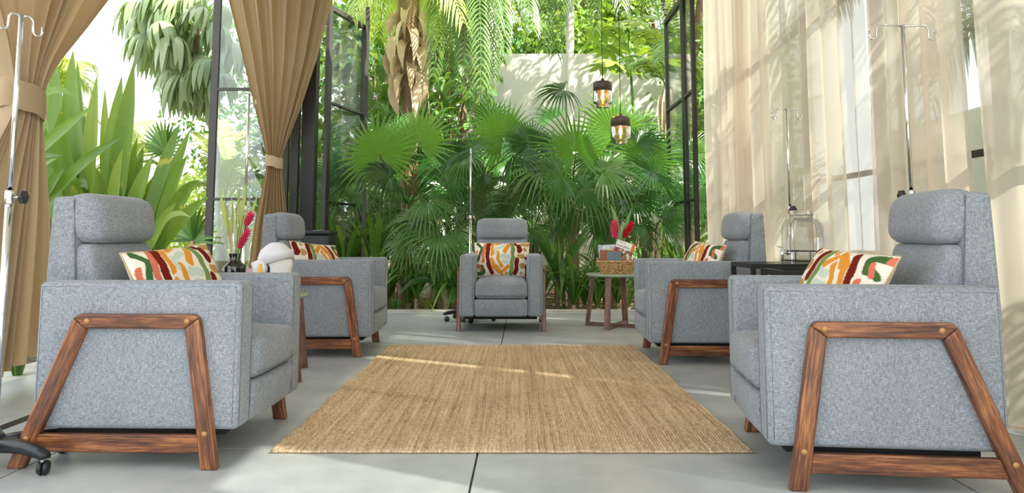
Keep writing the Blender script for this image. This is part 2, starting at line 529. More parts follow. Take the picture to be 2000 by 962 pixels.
# ================================================================== RUG
def rug():
    W, L, T = 1.765, 2.66, 0.010
    nr = 150; ny = 90
    V = []; Fc = []
    per = 4
    nx = nr * per
    for j in range(ny + 1):
        y = -L / 2 + L * j / ny
        wob = 0.004 * math.sin(y * 5) + 0.003 * math.sin(y * 17)
        for i in range(nx + 1):
            x = -W / 2 + W * i / nx + wob
            z = T + 0.0022 * math.sin(2 * math.pi * (i % per) / per) if 0 < i < nx else 0.003
            z += 0.001 * math.sin(x * 9 + 1) * math.sin(y * 7)
            if j in (0, ny): z = 0.002
            yy = y + (0.004 * math.sin(x * 7) + 0.002 * math.sin(x * 41) if j in (0, ny) or True else 0) 
            V.append((x, yy, z))
    for j in range(ny):
        for i in range(nx):
            k = j * (nx + 1) + i
            Fc.append((k, k + 1, k + nx + 2, k + nx + 1))
    b = len(V)
    for (x, y) in ((-W/2, -L/2), (W/2, -L/2), (W/2, L/2), (-W/2, L/2)): V.append((x, y, 0.001))
    Fc.append((b + 3, b + 2, b + 1, b))
    o = link('rug', mesh_of('rug', V, Fc, 'jute'), None, (0.0, 4.165, 0.0005), (0, 0, math.radians(0.0)))
    tag(o, 'natural jute rug with fine ribs on the concrete floor', 'rug')
    # bound ends
    for s in (-1, 1):
        e = MB(); e.tube([(-W / 2 + W * k / 60, s * (L / 2 - 0.001) + 0.003 * math.sin(k), 0.006) for k in range(61)], 0.0055, 6)
        link('bound_edge', e.mesh('bound_edge', 'jute'), o)
rug()

# ================================================================== ARMCHAIR
def poly_piece(name, pts, x0, x1, d, mat, parent, bev=0.006):
    """extruded outline in the chair's side plane; the piece's own Y runs along its grain d"""
    d = Vector((0, d[0], d[1])).normalized(); xl = Vector((1, 0, 0)); zl = xl.cross(d)
    m = Matrix((xl, d, zl)).transposed().to_4x4()
    c = Vector(((x0 + x1) / 2, sum(p[0] for p in pts) / len(pts), sum(p[1] for p in pts) / len(pts)))
    m.translation = c
    inv = m.inverted()
    bm = bmesh.new()
    a = [bm.verts.new(inv @ Vector((x0, y, z))) for y, z in pts]
    b_ = [bm.verts.new(inv @ Vector((x1, y, z))) for y, z in pts]
    n = len(pts)
    bm.faces.new(a[::-1]); bm.faces.new(b_)
    for i in range(n):
        bm.faces.new((a[i], a[(i + 1) % n], b_[(i + 1) % n], b_[i]))
    bmesh.ops.recalc_face_normals(bm, faces=bm.faces)
    if bev:
        bmesh.ops.bevel(bm, geom=bm.edges[:], offset=bev, segments=2, affect='EDGES', profile=0.5)
    me = bpy.data.meshes.new(name); bm.to_mesh(me); bm.free()
    me.materials.append(M[mat])
    o = link(name, me, parent)
    o.matrix_local = m
    return o

def make_armchair():
    root = thing('armchair', 'x', 'armchair', group='grey recliner armchairs around the rug')
    def up(name, mb_, mat='grey_fabric', parent=root):
        return link(name, mb_.mesh(name, mat), parent)
    for s in (-1, 1):
        a = MB(); a.rbox(0.0625, 0.362, 0.2525, 0.022, (s * 0.2825, -0.030, 0.3775), n=6,
                         fn=lambda p: (p.x + 0.004 * (1 - (p.z / .26) ** 2) * (1 - (p.y / .36) ** 2) * (1 if p.x > 0 else -1), p.y, p.z))
        arm = up('armrest', a)
        q = MB()
        xo = s * 0.3435
        y0, y1, z0, z1 = -0.374, 0.316, 0.145, 0.612
        q.tube([(xo, y0, z0), (xo, y0, z1), (xo, y1, z1), (xo, y1, z0)], 0.0016, 5)
        xi = s * 0.222; yf = -0.3915
        q.tube([(s * 0.237, yf, z0), (s * 0.237, yf, z1 + .003)], 0.0014, 5)
        q.tube([(s * 0.328, yf, z0), (s * 0.328, yf, z1 + .003), (s * 0.328, y1, 0.629)], 0.0014, 5)
        link('seam', q.mesh('seam', 'seam_thread'), arm)
        x0, x1 = sorted((s * 0.340, s * 0.374))
        poly_piece('leg', [(-.338, 0), (-.282, 0), (-.208, .47), (-.255, .507), (-.262, .485)], x0, x1, (.078, .495), 'chair_wood', root)
        poly_piece('leg', [(.33, 0), (.39, 0), (.194, .485), (.185, .508), (.14, .47)], x0, x1, (-.2, .495), 'chair_wood', root)
        tr = poly_piece('top_rail', [(-.208, .47), (.14, .47), (.185, .508), (.166, .52), (-.238, .52), (-.255, .507)], x0, x1, (1, 0), 'chair_wood', root)
        poly_piece('bottom_rail', [(-.273, .055), (.308, .055), (.284, .115), (-.264, .115)], x0 + .004, x1 - .004, (1, 0), 'chair_wood', root, 0.004)
        for (py, pz) in ((-.215, .497), (.135, .497), (-.292, .12), (.325, .1)):
            g = MB(); g.tube([(s * 0.360, py, pz), (s * 0.3755, py, pz)], 0.009, 12)
            link('plug', g.mesh('plug', 'wood_plug'), root)
    # seat, footrest
    c = MB()
    def seat_fn(p):
        hz, hx, hy = 0.075, 0.22, 0.29
        k = max(0, 1 - (p.x / hx) ** 2) * max(0, 1 - ((p.y - 0.02) / (hy * 1.1)) ** 4)
        z = p.z + (0.024 * k if p.z > 0 else 0)
        fwd = -0.02 * max(0, 1 - (p.x / hx) ** 4) * (1 if p.y < -0.2 else 0) * (0.6 + 0.4 * (p.z / hz))
        return (p.x, p.y + fwd, z)
    c.rbox(0.2195, 0.29, 0.075, 0.04, (0, -0.115, 0.345), n=9, fn=seat_fn)
    seat = up('seat', c)
    q = MB(); q.tube([(-0.21, -0.412, 0.297), (-0.1, -0.4215, 0.296), (0.1, -0.4215, 0.296), (0.21, -0.412, 0.297)], 0.002, 5)
    link('seam', q.mesh('seam', 'seam_thread'), seat)
    c = MB(); c.rbox(0.2195, 0.05, 0.071, 0.018, (0, -0.352, 0.196), n=7,
                     fn=lambda p: (p.x, p.y - 0.008 * max(0, 1 - (p.x / .22) ** 2) * (1 if p.y < 0 else 0) + (0.016 * max(0, -p.z / .071) if p.y < 0 else 0), p.z))
    up('footrest', c)
    c = MB(); c.rbox(0.2195, 0.28, 0.065, 0.008, (0, 0.0, 0.205), n=2); up('base', c, 'under_cloth')
    c = MB(); c.box(-0.30, 0.30, -0.33, 0.26, 0.10, 0.128); up('base_slat', c, 'under_cloth')
    # back shell: side panel leaning
    def shell_fn(p):
        z = p.z
        t = max(0.0, (z + 0.13) / 0.405)
        yr = (0.385 - 0.012 * t) if z > -0.13 else 0.385 + 0.12 * (z + 0.13)          # rear edge
        yf = 0.262 + 0.030 * t          # front seam line
        k = (p.y + 0.05) / 0.10
        y = yf + (yr - yf) * k
        dip = 0.012 * (p.x / .235) ** 2 if p.z > 0.2 else 0
        return (p.x * (1 - 0.02 * t), y, z + 0.67 - dip)
    c = MB(); c.rbox(0.236, 0.05, 0.275, 0.014, (0, 0, 0), n=8, fn=lambda p: shell_fn(Vector((p.x, p.y, 0.275 - (0.275 - p.z) * 1.48))))
    shell = up('back_shell', c)
    # lower back cushion
    def lumbar_fn(p):
        t = (p.z + 0.17) / 0.34
        k = max(0, 1 - (p.x / .225) ** 2)
        yf = 0.14 + 0.085 * t
        y = yf + (p.y + 0.07) / 0.14 * (0.285 - yf)
        if p.y < 0: y -= 0.024 * k * (1 - (p.z / .18) ** 2)
        return (p.x, y, p.z + 0.59)
    c = MB(); c.rbox(0.226, 0.07, 0.17, 0.03, (0, 0, 0), n=7, fn=lumbar_fn)
    up('backrest', c)
    # headrest roll
    def head_fn(p):
        y = 0.275 + p.y
        k = max(0, 1 - (p.x / .24) ** 4)
        if p.y < 0: y -= 0.008 * k
        return (p.x, y + 0.012 * (p.z / .09), p.z + 0.853 + 0.004 * k * (1 if p.z > 0 else 0))
    c = MB(); c.rbox(0.233, 0.074, 0.094, 0.066, (0, 0, 0), n=7, fn=head_fn)
    hr = up('headrest', c)
    q = MB()
    for s in (-1, 1):
        q.tube([(s * 0.2345, 0.262, 0.42), (s * 0.2345, 0.268, 0.63), (s * 0.232, 0.291, 0.925)], 0.002, 5)
    link('seam', q.mesh('seam', 'seam_thread'), shell)
    return root

def copy_tree(o, parent=None):
    c = o.copy(); col.objects.link(c); c.parent = parent
    for ch in o.children: copy_tree(ch, c)
    return c

chair0 = make_armchair()
def rot2(th, v): return Vector((math.cos(th) * v[0] - math.sin(th) * v[1], math.sin(th) * v[0] + math.cos(th) * v[1]))
chairs = {}
def place_chair(key, label, foot, theta, side, first=False):
    th = math.radians(theta)
    off = rot2(th, (side * 0.357, -0.31))
    c = chair0 if first else copy_tree(chair0)
    c.location = (foot[0] - off.x, foot[1] - off.y, 0)
    c.rotation_euler = (0, 0, th)
    c['label'] = label
    chairs[key] = c
place_chair('RN', 'grey recliner armchair with wood side frame, standing nearest the sheer curtain edge, sun-dappled', (0.894, 2.437), -96.3, 1, True)
place_chair('LN', 'grey recliner armchair in front of the big strap-leaved lily, chrome stand at its back', (-1.027, 2.648), 88.4, -1)
place_chair('RF', 'grey recliner armchair beside the glass drink dispenser, facing the rug', (0.931, 4.737), -92.0, 1)
place_chair('LF', 'grey recliner armchair behind the white foam head, below the tied drape', (-1.011, 5.02), 90.5, -1)
place_chair('C', 'grey recliner armchair facing the rug with its back to the fan palms', (-0.09 - 0.357, 6.37), 0.0, -1)

# ================================================================== CUSHIONS
def pillow_mesh():
    G1 = srgb(70, 104, 58)[:3]; G2 = srgb(122, 146, 84)[:3]; SA = srgb(214, 118, 92)[:3]; MA = srgb(116, 34, 24)[:3]
    OR = srgb(226, 150, 58)[:3]; MI = srgb(200, 214, 200)[:3]; TA = srgb(190, 150, 92)[:3]; CR = srgb(238, 230, 214)[:3]
    B = [(G1, 10, [(255, 265), (285, 300), (270, 350), (245, 390)]), (G1, 12, [(250, 430), (290, 440), (300, 480), (250, 490)]),
         (SA, 10, [(320, 260), (300, 320), (295, 400)]), (SA, 8, [(243, 318), (240, 350)]), (SA, 9, [(265, 425), (278, 458)]), (SA, 12, [(235, 490)]),
         (MA, 13, [(345, 255), (330, 330), (335, 410), (365, 480)]), (OR, 10, [(370, 265), (366, 350)]), (OR, 8, [(395, 266), (430, 258)]),
         (OR, 13, [(487, 278), (466, 326)]), (OR, 10, [(410, 330), (415, 390), (440, 435)]), (OR, 11, [(365, 385), (380, 440), (420, 478)]),
         (OR, 9, [(400, 436), (442, 478)]), (OR, 12, [(462, 462), (490, 438)]), (OR, 10, [(480, 488)]), (OR, 8, [(440, 492)]),
         (MI, 10, [(415, 300), (450, 288)]), (MI, 14, [(445, 360), (490, 366)]), (MI, 12, [(455, 404), (492, 408)]), (MI, 8, [(395, 300), (392, 340)]),
         (G2, 12, [(515, 258), (530, 320), (522, 400), (512, 492)]), (MA, 12, [(548, 264)]), (MA, 16, [(573, 285), (580, 316)]),
         (MA, 14, [(558, 388), (558, 430), (546, 482)]), (MA, 11, [(636, 378)]), (MA, 14, [(642, 436), (636, 490)]),
         (TA, 12, [(602, 270), (645, 268)]), (TA, 13, [(622, 310)]), (TA, 13, [(577, 356), (612, 364)]), (TA, 18, [(602, 430)]), (TA, 9, [(592, 484)])]
    W, H, T = 0.50, 0.315, 0.062
    nu, nv = 150, 95
    V = []; C = []; Fc = []
    us = np.linspace(0, 1, nu + 1); vs = np.linspace(0, 1, nv + 1)
    for v in vs:
        for u in us:
            e = max(0.0, (1 - abs(2 * u - 1) ** 2.6)) ** 0.55 * max(0.0, (1 - abs(2 * v - 1) ** 2.6)) ** 0.55
            pin = 0.022
            x = (u - 0.5) * W * (1 - pin * (1 - abs(2 * v - 1) ** 2) * 2.0 * abs(2 * u - 1) ** 4)
            z = (v - 0.5) * H * (1 - pin * (1 - abs(2 * u - 1) ** 2) * 2.4 * abs(2 * v - 1) ** 4)
            V.append((x, -T * e, z))
            X = 225 + 435 * u + 3 * math.sin(v * 21 + u * 9); Y = 250 + 260 * (1 - v) + 3 * math.sin(u * 33 + v * 5)
            c = CR; best = 0
            for (cc, r, pl) in B:
                dm = 1e9
                if len(pl) == 1: dm = math.hypot(X - pl[0][0], Y - pl[0][1])
                for (a, b) in zip(pl[:-1], pl[1:]):
                    dx, dy = b[0] - a[0], b[1] - a[1]
                    t = max(0, min(1, ((X - a[0]) * dx + (Y - a[1]) * dy) / (dx * dx + dy * dy)))
                    dm = min(dm, math.hypot(X - a[0] - t * dx, Y - a[1] - t * dy))
                if dm < r * 1.24: c = cc
            C.append(c + (1,))
    for j in range(nv):
        for i in range(nu):
            k = j * (nu + 1) + i
            Fc.append((k, k + 1, k + nu + 2, k + nu + 1))
    front = mesh_of('cover', V, Fc, None)
    ca = front.color_attributes.new('print', 'FLOAT_COLOR', 'POINT')
    ca.data.foreach_set('color', [t for c in C for t in c])
    m, nt, p, out = new_mat('cushion_print')
    at_ = nt.nodes.new('ShaderNodeVertexColor'); at_.layer_name = 'print'
    o = texco(nt)
    w = noise_node(nt, o, 1, 2, 0.6, (500, 80, 90))
    cc = mixc(nt, 0.25, at_.outputs['Color'], ramp(nt, w, [(0.3, (0.45, 0.45, 0.45, 1)), (0.7, (1, 1, 1, 1))]), 'MULTIPLY')
    nt.links.new(cc, p.inputs['Base Color']); p.inputs['Roughness'].default_value = 0.95; p.inputs['Specular IOR Level'].default_value = 0.1
    bump(nt, p, w, 0.5, 0.002)
    front.materials.append(m)
    # plain back
    V2 = []; F2 = []
    nu2, nv2 = 40, 26
    for j in range(nv2 + 1):
        for i in range(nu2 + 1):
            u = i / nu2; v = j / nv2
            e = max(0.0, (1 - abs(2 * u - 1) ** 2.6)) ** 0.55 * max(0.0, (1 - abs(2 * v - 1) ** 2.6)) ** 0.55
            pin = 0.022
            x = (u - 0.5) * W * (1 - pin * (1 - abs(2 * v - 1) ** 2) * 2.0 * abs(2 * u - 1) ** 4)
            z = (v - 0.5) * H * (1 - pin * (1 - abs(2 * u - 1) ** 2) * 2.4 * abs(2 * v - 1) ** 4)
            V2.append((x, T * e, z))
    for j in range(nv2):
        for i in range(nu2):
            k = j * (nu2 + 1) + i
            F2.append((k, k + nu2 + 1, k + nu2 + 2, k + 1))
    plain('cushion_back', srgb(232, 222, 200), 0.95, noise=0.05, scale=60)
    back = mesh_of('cushion_back', V2, F2, 'cushion_back')
    pp = MB()
    ring = []
    for k in range(120):
        t = k / 120 * 4
        a = t % 1
        if t < 1: u, v = a, 0
        elif t < 2: u, v = 1, a
        elif t < 3: u, v = 1 - a, 1
        else: u, v = 0, 1 - a
        pin = 0.022
        x = (u - 0.5) * W * (1 - pin * (1 - abs(2 * v - 1) ** 2) * 2.0 * abs(2 * u - 1) ** 4)
        z = (v - 0.5) * H * (1 - pin * (1 - abs(2 * u - 1) ** 2) * 2.4 * abs(2 * v - 1) ** 4)
        ring.append((x, 0, z))
    pp.tube(ring + ring[:1], 0.0035, 6, cap=False)
    plain('piping_tan', srgb(190, 168, 128), 0.9, noise=0.1, scale=80)
    piping = pp.mesh('piping', 'piping_tan')
    return front, back, piping
PF, PB, PP = pillow_mesh()
def cushion(key, label, off, rz=0.0, tilt=20, roll=0.0, flip=False):
    ch = chairs[key]
    root = thing('lumbar_cushion', label, 'cushion', group='patterned lumbar cushions on the armchairs')
    c = ch.matrix_basis if False else Matrix.Translation(ch.location) @ Matrix.Rotation(ch.rotation_euler.z, 4, 'Z')
    m = c @ Matrix.Translation(off) @ Matrix.Rotation(math.radians(rz), 4, 'Z') @ Matrix.Rotation(math.radians(-tilt), 4, 'X') @ Matrix.Rotation(math.radians(roll), 4, 'Y')
    if flip: m = m @ Matrix.Rotation(math.pi, 4, 'Y')
    root.matrix_world = m
    link('cover', PF, root); link('cushion_back', PB, root); link('piping', PP, root)
    return root
cushion('C', 'patterned lumbar cushion upright on the armchair backed by fan palms', (0.0, 0.10, 0.575), 0, 14)
cushion('LN', 'patterned lumbar cushion, widest in view, on the armchair before the strap-leaved lily', (0.03, 0.0, 0.60), -14, 26, -4)
cushion('LF', 'patterned lumbar cushion on the armchair behind the foam head, maroon blob at its corner', (0.03, 0.06, 0.590), -24, 22, 5, True)
cushion('RN', 'patterned lumbar cushion on the sun-dappled armchair, salmon blob at its end', (-0.04, -0.045, 0.595), 16, 30, 3, True)
cushion('RF', 'patterned lumbar cushion on the armchair beside the drink dispenser', (-0.01, 0.01, 0.60), 14, 26, 3, True)

# ================================================================== DRAPES
def gathered_drape(label, tie, along, across, sections, folds, seed, band_r):
    """drape tied back at 'tie'; sections: (z, offset of near edge, offset of far edge, fold depth) along the rod direction"""
    r = random.Random(seed)
    along = Vector(along).normalized(); across = Vector(across).normalized()
    root = thing('tied_drape', label, 'curtain', (tie[0], tie[1], 0), group='beige drapes tied back')
    nu = folds * 14
    zs = [s[0] for s in sections]
    def lerp_sec(z):
        for a, b in zip(sections[:-1], sections[1:]):
            if a[0] >= z >= b[0]:
                t = (a[0] - z) / (a[0] - b[0]); t2 = t
                return [a[i] + (b[i] - a[i]) * t2 for i in range(1, 4)]
        return list(sections[-1][1:])
    wd = [r.uniform(0.5, 1.6) for _ in range(folds)]
    cum = [0.0]
    for w_ in wd: cum.append(cum[-1] + w_ / sum(wd))
    ph = [r.uniform(-0.5, 0.5) for _ in range(folds + 1)]
    am = [r.uniform(0.65, 1.25) for _ in range(folds + 1)]
    def surf(ztop, zbot, nz, hem=False):
        V = []; Fc = []
        for j in range(nz + 1):
            z = ztop + (zbot - ztop) * j / nz
            e0, e1, dp = lerp_sec(z)
            for i in range(nu + 1):
                u = i / nu
                fk = u * folds; k = int(min(folds - 1, fk)); a = am[k] + (am[k + 1] - am[k]) * (fk - k)
                w = math.sin(2 * math.pi * fk + 0.25 * math.sin(z * 2))
                w2 = 0.25 * math.sin(4 * math.pi * fk + k)
                u = cum[k] + (cum[k + 1] - cum[k]) * (fk - k)
                s = e0 + (e1 - e0) * (u + 0.018 * math.sin(2 * math.pi * fk * 1.0 + 1.2))
                zz = z - (0.03 * math.sin(u * 9 + seed) if (hem and j == nz) else 0)
                p = along * s + across * (dp * a * (w + w2))
                V.append((p.x, p.y, zz))
        for j in range(nz):
            for i in range(nu):
                k = j * (nu + 1) + i
                Fc.append((k, k + 1, k + nu + 2, k + nu + 1))
        return V, Fc
    V, Fc = surf(zs[0], tie[2], 40)
    link('upper_cloth', mesh_of('upper_cloth', V, Fc, 'beige_drape'), root)
    V, Fc = surf(tie[2], zs[-1], 30, True)
    link('lower_cloth', mesh_of('lower_cloth', V, Fc, 'beige_drape'), root)
    # tieback band
    e0, e1, dp = lerp_sec(tie[2])
    n = 40; V = []; Fc = []
    ca = (e0 + e1) / 2; ha = (e1 - e0) / 2 + 0.016; hb = dp * 1.5 + 0.02
    for j in range(5):
        z = tie[2] + band_r * (j - 2) / 2
        for i in range(n):
            a = 2 * math.pi * i / n
            bul = 1 + 0.03 * (1 - ((j - 2) / 2) ** 2)
            p = along * (ca + ha * bul * math.cos(a)) + across * (hb * bul * math.sin(a))
            V.append((p.x, p.y, z - 0.022 * math.cos(a) + 0.004 * math.sin(5 * a)))
    for j in range(4):
        for i in range(n):
            i2 = (i + 1) % n
            Fc.append((j * n + i, j * n + i2, (j + 1) * n + i2, (j + 1) * n + i))
    link('tieback', mesh_of('tieback', V, Fc, 'beige_drape'), root)
    return root
gathered_drape('long beige drape swept and tied at the edge of the big lily', (-2.58, 3.93, 1.50), (0, 1, 0), (1, 0, 0),
               [(3.70, -1.3, 2.15, 0.085), (3.0, -1.0, 1.45, 0.08), (2.4, -0.62, 0.83, 0.065), (2.05, -0.42, 0.52, 0.055), (1.75, -0.24, 0.24, 0.045), (1.60, -0.17, 0.15, 0.038),
                (1.50, -0.155, 0.125, 0.034), (1.40, -0.17, 0.135, 0.04), (0.9, -0.5, 0.215, 0.06), (0.12, -0.85, 0.27, 0.075)], 9, 3, 0.075)
gathered_drape('long beige drape tied to a narrow waist before the steel corner post', (-2.43, 7.62, 1.54), (1, 0, 0), (0, -1, 0),
               [(3.70, -0.66, 0.66, 0.06), (3.16, -0.52, 0.53, 0.06), (2.6, -0.36, 0.40, 0.05), (2.1, -0.22, 0.255, 0.045), (1.75, -0.11, 0.13, 0.03), (1.6, -0.075, 0.085, 0.024),
                (1.54, -0.07, 0.078, 0.022), (1.46, -0.075, 0.085, 0.024), (1.2, -0.115, 0.12, 0.035), (0.9, -0.17, 0.165, 0.045), (0.02, -0.26, 0.24, 0.06)], 8, 5, 0.055)

def sheer(label, y0, y1, folds, seed, depth=0.034, x=2.05, flat=(), mat='sheer_cloth'):
    r = random.Random(seed)
    nu = folds * 12; nz = 14
    am = [r.uniform(0.5, 1.4) for _ in range(folds + 2)]
    wd = [r.uniform(0.6, 1.5) for _ in range(folds)]
    cum = [0]
    for w in wd: cum.append(cum[-1] + w)
    tot = cum[-1]
    root = thing('sheer_curtain', label, 'curtain', (x, (y0 + y1) / 2, 0), group='cream sheer curtains along the glazed wall')
    V = []; Fc = []
    yc = (y0 + y1) / 2
    for j in range(nz + 1):
        z = 3.68 - 3.665 * j / nz
        fl = 0.8 + 0.35 * j / nz
        for i in range(nu + 1):
            fk = i / 12; k = min(folds - 1, int(fk)); t = fk - k
            y = y0 + (y1 - y0) * (cum[k] + (cum[k + 1] - cum[k]) * t) / tot
            a = am[k] + (am[k + 1] - am[k]) * t
            for (f0, f1) in flat:
                if f0 < y < f1: a *= 0.12
            w = math.sin(2 * math.pi * fk)
            w = math.copysign(abs(w) ** 0.7, w)
            xx = depth * a * fl * w + 0.006 * math.sin(z * 2.1 + k)
            yy = y - yc + 0.012 * math.sin(2 * math.pi * fk * 2 + 0.6) * a + 0.010 * math.sin(z * 1.3 + k * 1.7)
            V.append((xx, yy, z))
    for j in range(nz):
        for i in range(nu):
            k = j * (nu + 1) + i
            Fc.append((k, k + 1, k + nu + 2, k + nu + 1))
    link('cloth', mesh_of('cloth', V, Fc, mat), root)
    h = MB(); h.tube([V[nz * (nu + 1) + i][:2] + (0.028,) for i in range(0, nu + 1, 2)], 0.004, 5)
    link('hem', h.mesh('hem', 'sheer_cloth'), root)
    return root
sheer('cream sheer curtain hanging beside the open glass doors, far end of the glazed wall', 6.41, 7.84, 8, 11)
sheer('cream sheer curtain behind the drink dispenser and its slim chrome stand', 4.62, 6.32, 8, 12)
sheer('thin see-through cream sheer curtain panel after the drink dispenser', 4.24, 4.62, 2, 13, 0.02, mat='thin_sheer_cloth')
sheer('brightly sunlit cream sheer curtain behind the tall double-hook chrome stand', 3.33, 4.24, 5, 14)
sheer('cream sheer curtain whose edge reaches the frame beside the sun-dappled armchair', 1.2, 3.23, 8, 15, flat=((2.0, 3.05),))
b = MB(); b.tube([(2.05, 0.9, 3.695), (2.05, 7.84, 3.695)], 0.018, 8)
tag(link('curtain_rail', b.mesh('curtain_rail', 'frame_dark')), 'dark rail carrying the cream sheer curtains', 'rail')

# ================================================================== CHROME STANDS
def drip_stand(label, base, h, rz, joint=1.0, knob_dir=0.0, hook=(0.13, 0.13), leg_rot=0.0, hook_rz=0.0):
    root = thing('drip_stand', label, 'stand', (base[0], base[1], 0), 0, 'wheeled chrome drip stands behind the armchairs')
    def part(nm, mb_, mat, parent=root): return link(nm, mb_.mesh(nm, mat), parent)
    b = MB(); b.tube([(0, 0, 0.09), (0, 0, joint)], 0.0125, 14); part('lower_tube', b, 'chrome')
    b = MB(); b.tube([(0, 0, joint - 0.02), (0, 0, h)], 0.0085, 12); part('upper_tube', b, 'chrome')
    b = MB(); b.lathe([(0.0125, 0), (0.016, 0.004), (0.016, 0.045), (0.0125, 0.05)], 16, (0, 0, joint - 0.045)); part('collar', b, 'brushed_steel')
    kd = Vector((math.cos(knob_dir), math.sin(knob_dir), 0))
    b = MB(); b.tube([kd * 0.012 + Vector((0, 0, joint - 0.02)), kd * 0.045 + Vector((0, 0, joint - 0.02))], 0.005, 8)
    kn = MB()
    # lobed knob
    c0 = kd * 0.04; sdv = Vector((-kd.y, kd.x, 0)); upv = Vector((0, 0, 1))
    n = 36; V = []; Fc = []
    for dd, sc in ((0, 0.7), (0.004, 1.0), (0.014, 1.0), (0.018, 0.75)):
        for k in range(n):
            a = 2 * math.pi * k / n
            rr = 0.023 * sc * (1 + 0.09 * math.cos(6 * a))
            p = c0 + kd * dd + (sdv * math.cos(a) + upv * math.sin(a)) * rr + Vector((0, 0, joint - 0.02))
            V.append(p)
    for q in range(3):
        for k in range(n):
            Fc.append((q * n + k, q * n + (k + 1) % n, (q + 1) * n + (k + 1) % n, (q + 1) * n + k))
    Fc.append(tuple(range(n))[::-1]); Fc.append(tuple(3 * n + k for k in range(n)))
    kn.add(V, Fc)
    k_o = part('knob', kn, 'black_plastic'); link('screw', b.mesh('screw', 'brushed_steel'), k_o)
    # double hook
    hx = Vector((math.cos(hook_rz), math.sin(hook_rz), 0))
    for s, L in ((-1, hook[0]), (1, hook[1])):
        pts = [Vector((0, 0, h - 0.004)), hx * (s * (L - 0.025)) + Vector((0, 0, h))]
        pts += [hx * (s * (L - 0.012)) + Vector((0, 0, h - 0.004)), hx * (s * (L - 0.004)) + Vector((0, 0, h - 0.014)), hx * (s * (L - 0.002)) + Vector((0, 0, h - 0.05))]
        for a in range(1, 7):
            an = math.pi * a / 6
            pts.append(hx * (s * (L - 0.002 + 0.016 * (1 - math.cos(an)))) + Vector((0, 0, h - 0.05 - 0.016 * math.sin(an))))
        pts.append(hx * (s * (L + 0.030)) + Vector((0, 0, h - 0.028)))
        b = MB(); b.tube(pts, 0.0042, 8); part('hook', b, 'chrome')
    # five-arm base with casters
    hub = MB(); hub.lathe([(0.0, 0.115), (0.03, 0.115), (0.038, 0.10), (0.04, 0.07), (0.03, 0.06), (0, 0.06)], 20); part('hub', hub, 'black_plastic')
    for k in range(5):
        a = leg_rot + 2 * math.pi * k / 5
        dv = Vector((math.cos(a), math.sin(a), 0)); sv = Vector((-dv.y, dv.x, 0))
        L = MB(); V = []; Fc = []
        prof = [(0.02, 0.105, 0.058, 0.026), (0.08, 0.106, 0.066, 0.024), (0.16, 0.102, 0.07, 0.021), (0.225, 0.092, 0.062, 0.019), (0.255, 0.08, 0.058, 0.017)]
        for (rr, zt, zb, w) in prof:
            for (sw, z) in ((-1, zb), (-1, zt - 0.008), (-0.6, zt), (0.6, zt), (1, zt - 0.008), (1, zb)):
                V.append(dv * rr + sv * (w * sw) + Vector((0, 0, z)))
        for q in range(len(prof) - 1):
            for t in range(6):
                Fc.append((q * 6 + t, q * 6 + (t + 1) % 6, (q + 1) * 6 + (t + 1) % 6, (q + 1) * 6 + t))
        Fc.append(tuple(range(6))[::-1]); Fc.append(tuple((len(prof) - 1) * 6 + t for t in range(6)))
        L.add(V, Fc)
        lo = part('base_arm', L, 'black_plastic')
        ca = a + 2.2
        cv = Vector((math.cos(ca), math.sin(ca), 0)); ax = Vector((-cv.y, cv.x, 0))
        cc = dv * 0.238 + cv * 0.018
        w = MB()
        for s in (-1, 1):
            w.tube([cc + ax * (s * 0.004) + Vector((0, 0, 0.024)), cc + ax * (s * 0.009) + Vector((0, 0, 0.024)), cc + ax * (s * 0.017) + Vector((0, 0, 0.024))], [0.024, 0.024, 0.019], 16)
        w.tube([cc + Vector((0, 0, 0.024)) - ax * 0.004, cc + Vector((0, 0, 0.024)) + ax * 0.004], 0.009, 10)
        wo = link('caster', w.mesh('caster', 'black_plastic'), lo)
        f = MB(); f.tube([dv * 0.238 + Vector((0, 0, 0.064)), dv * 0.238 + Vector((0, 0, 0.05)), cc + Vector((0, 0, 0.04))], 0.006, 8)
        link('caster_fork', f.mesh('caster_fork', 'chrome'), lo)
    return root
R_ = math.radians
drip_stand('wheeled chrome stand with black star base, in front of the swept drape', (-1.775, 2.655), 1.585, 0, 0.945, R_(0), (0.045, 0.045), R_(-21), R_(60))
drip_stand('slim chrome stand seen through the door glass above the dark vase', (-1.79, 5.05), 1.75, 0, 0.99, R_(190), (0.05, 0.03), R_(10), R_(60))
drip_stand('slim chrome stand rising against the fan palms beside the centre armchair', (-0.395, 7.16), 1.62, 0, 0.98, R_(180), (0.04, 0.04), R_(200), R_(90))
drip_stand('slim chrome stand with round black knob behind the drink dispenser', (1.775, 4.80), 1.605, 0, 0.975, R_(-92), (0.08, 0.08), R_(36), R_(15))
drip_stand('tall chrome stand with wide double hook behind the sun-dappled armchair', (1.755, 3.30), 1.73, 0, 0.985, R_(190), (0.125, 0.12), R_(36), R_(3))

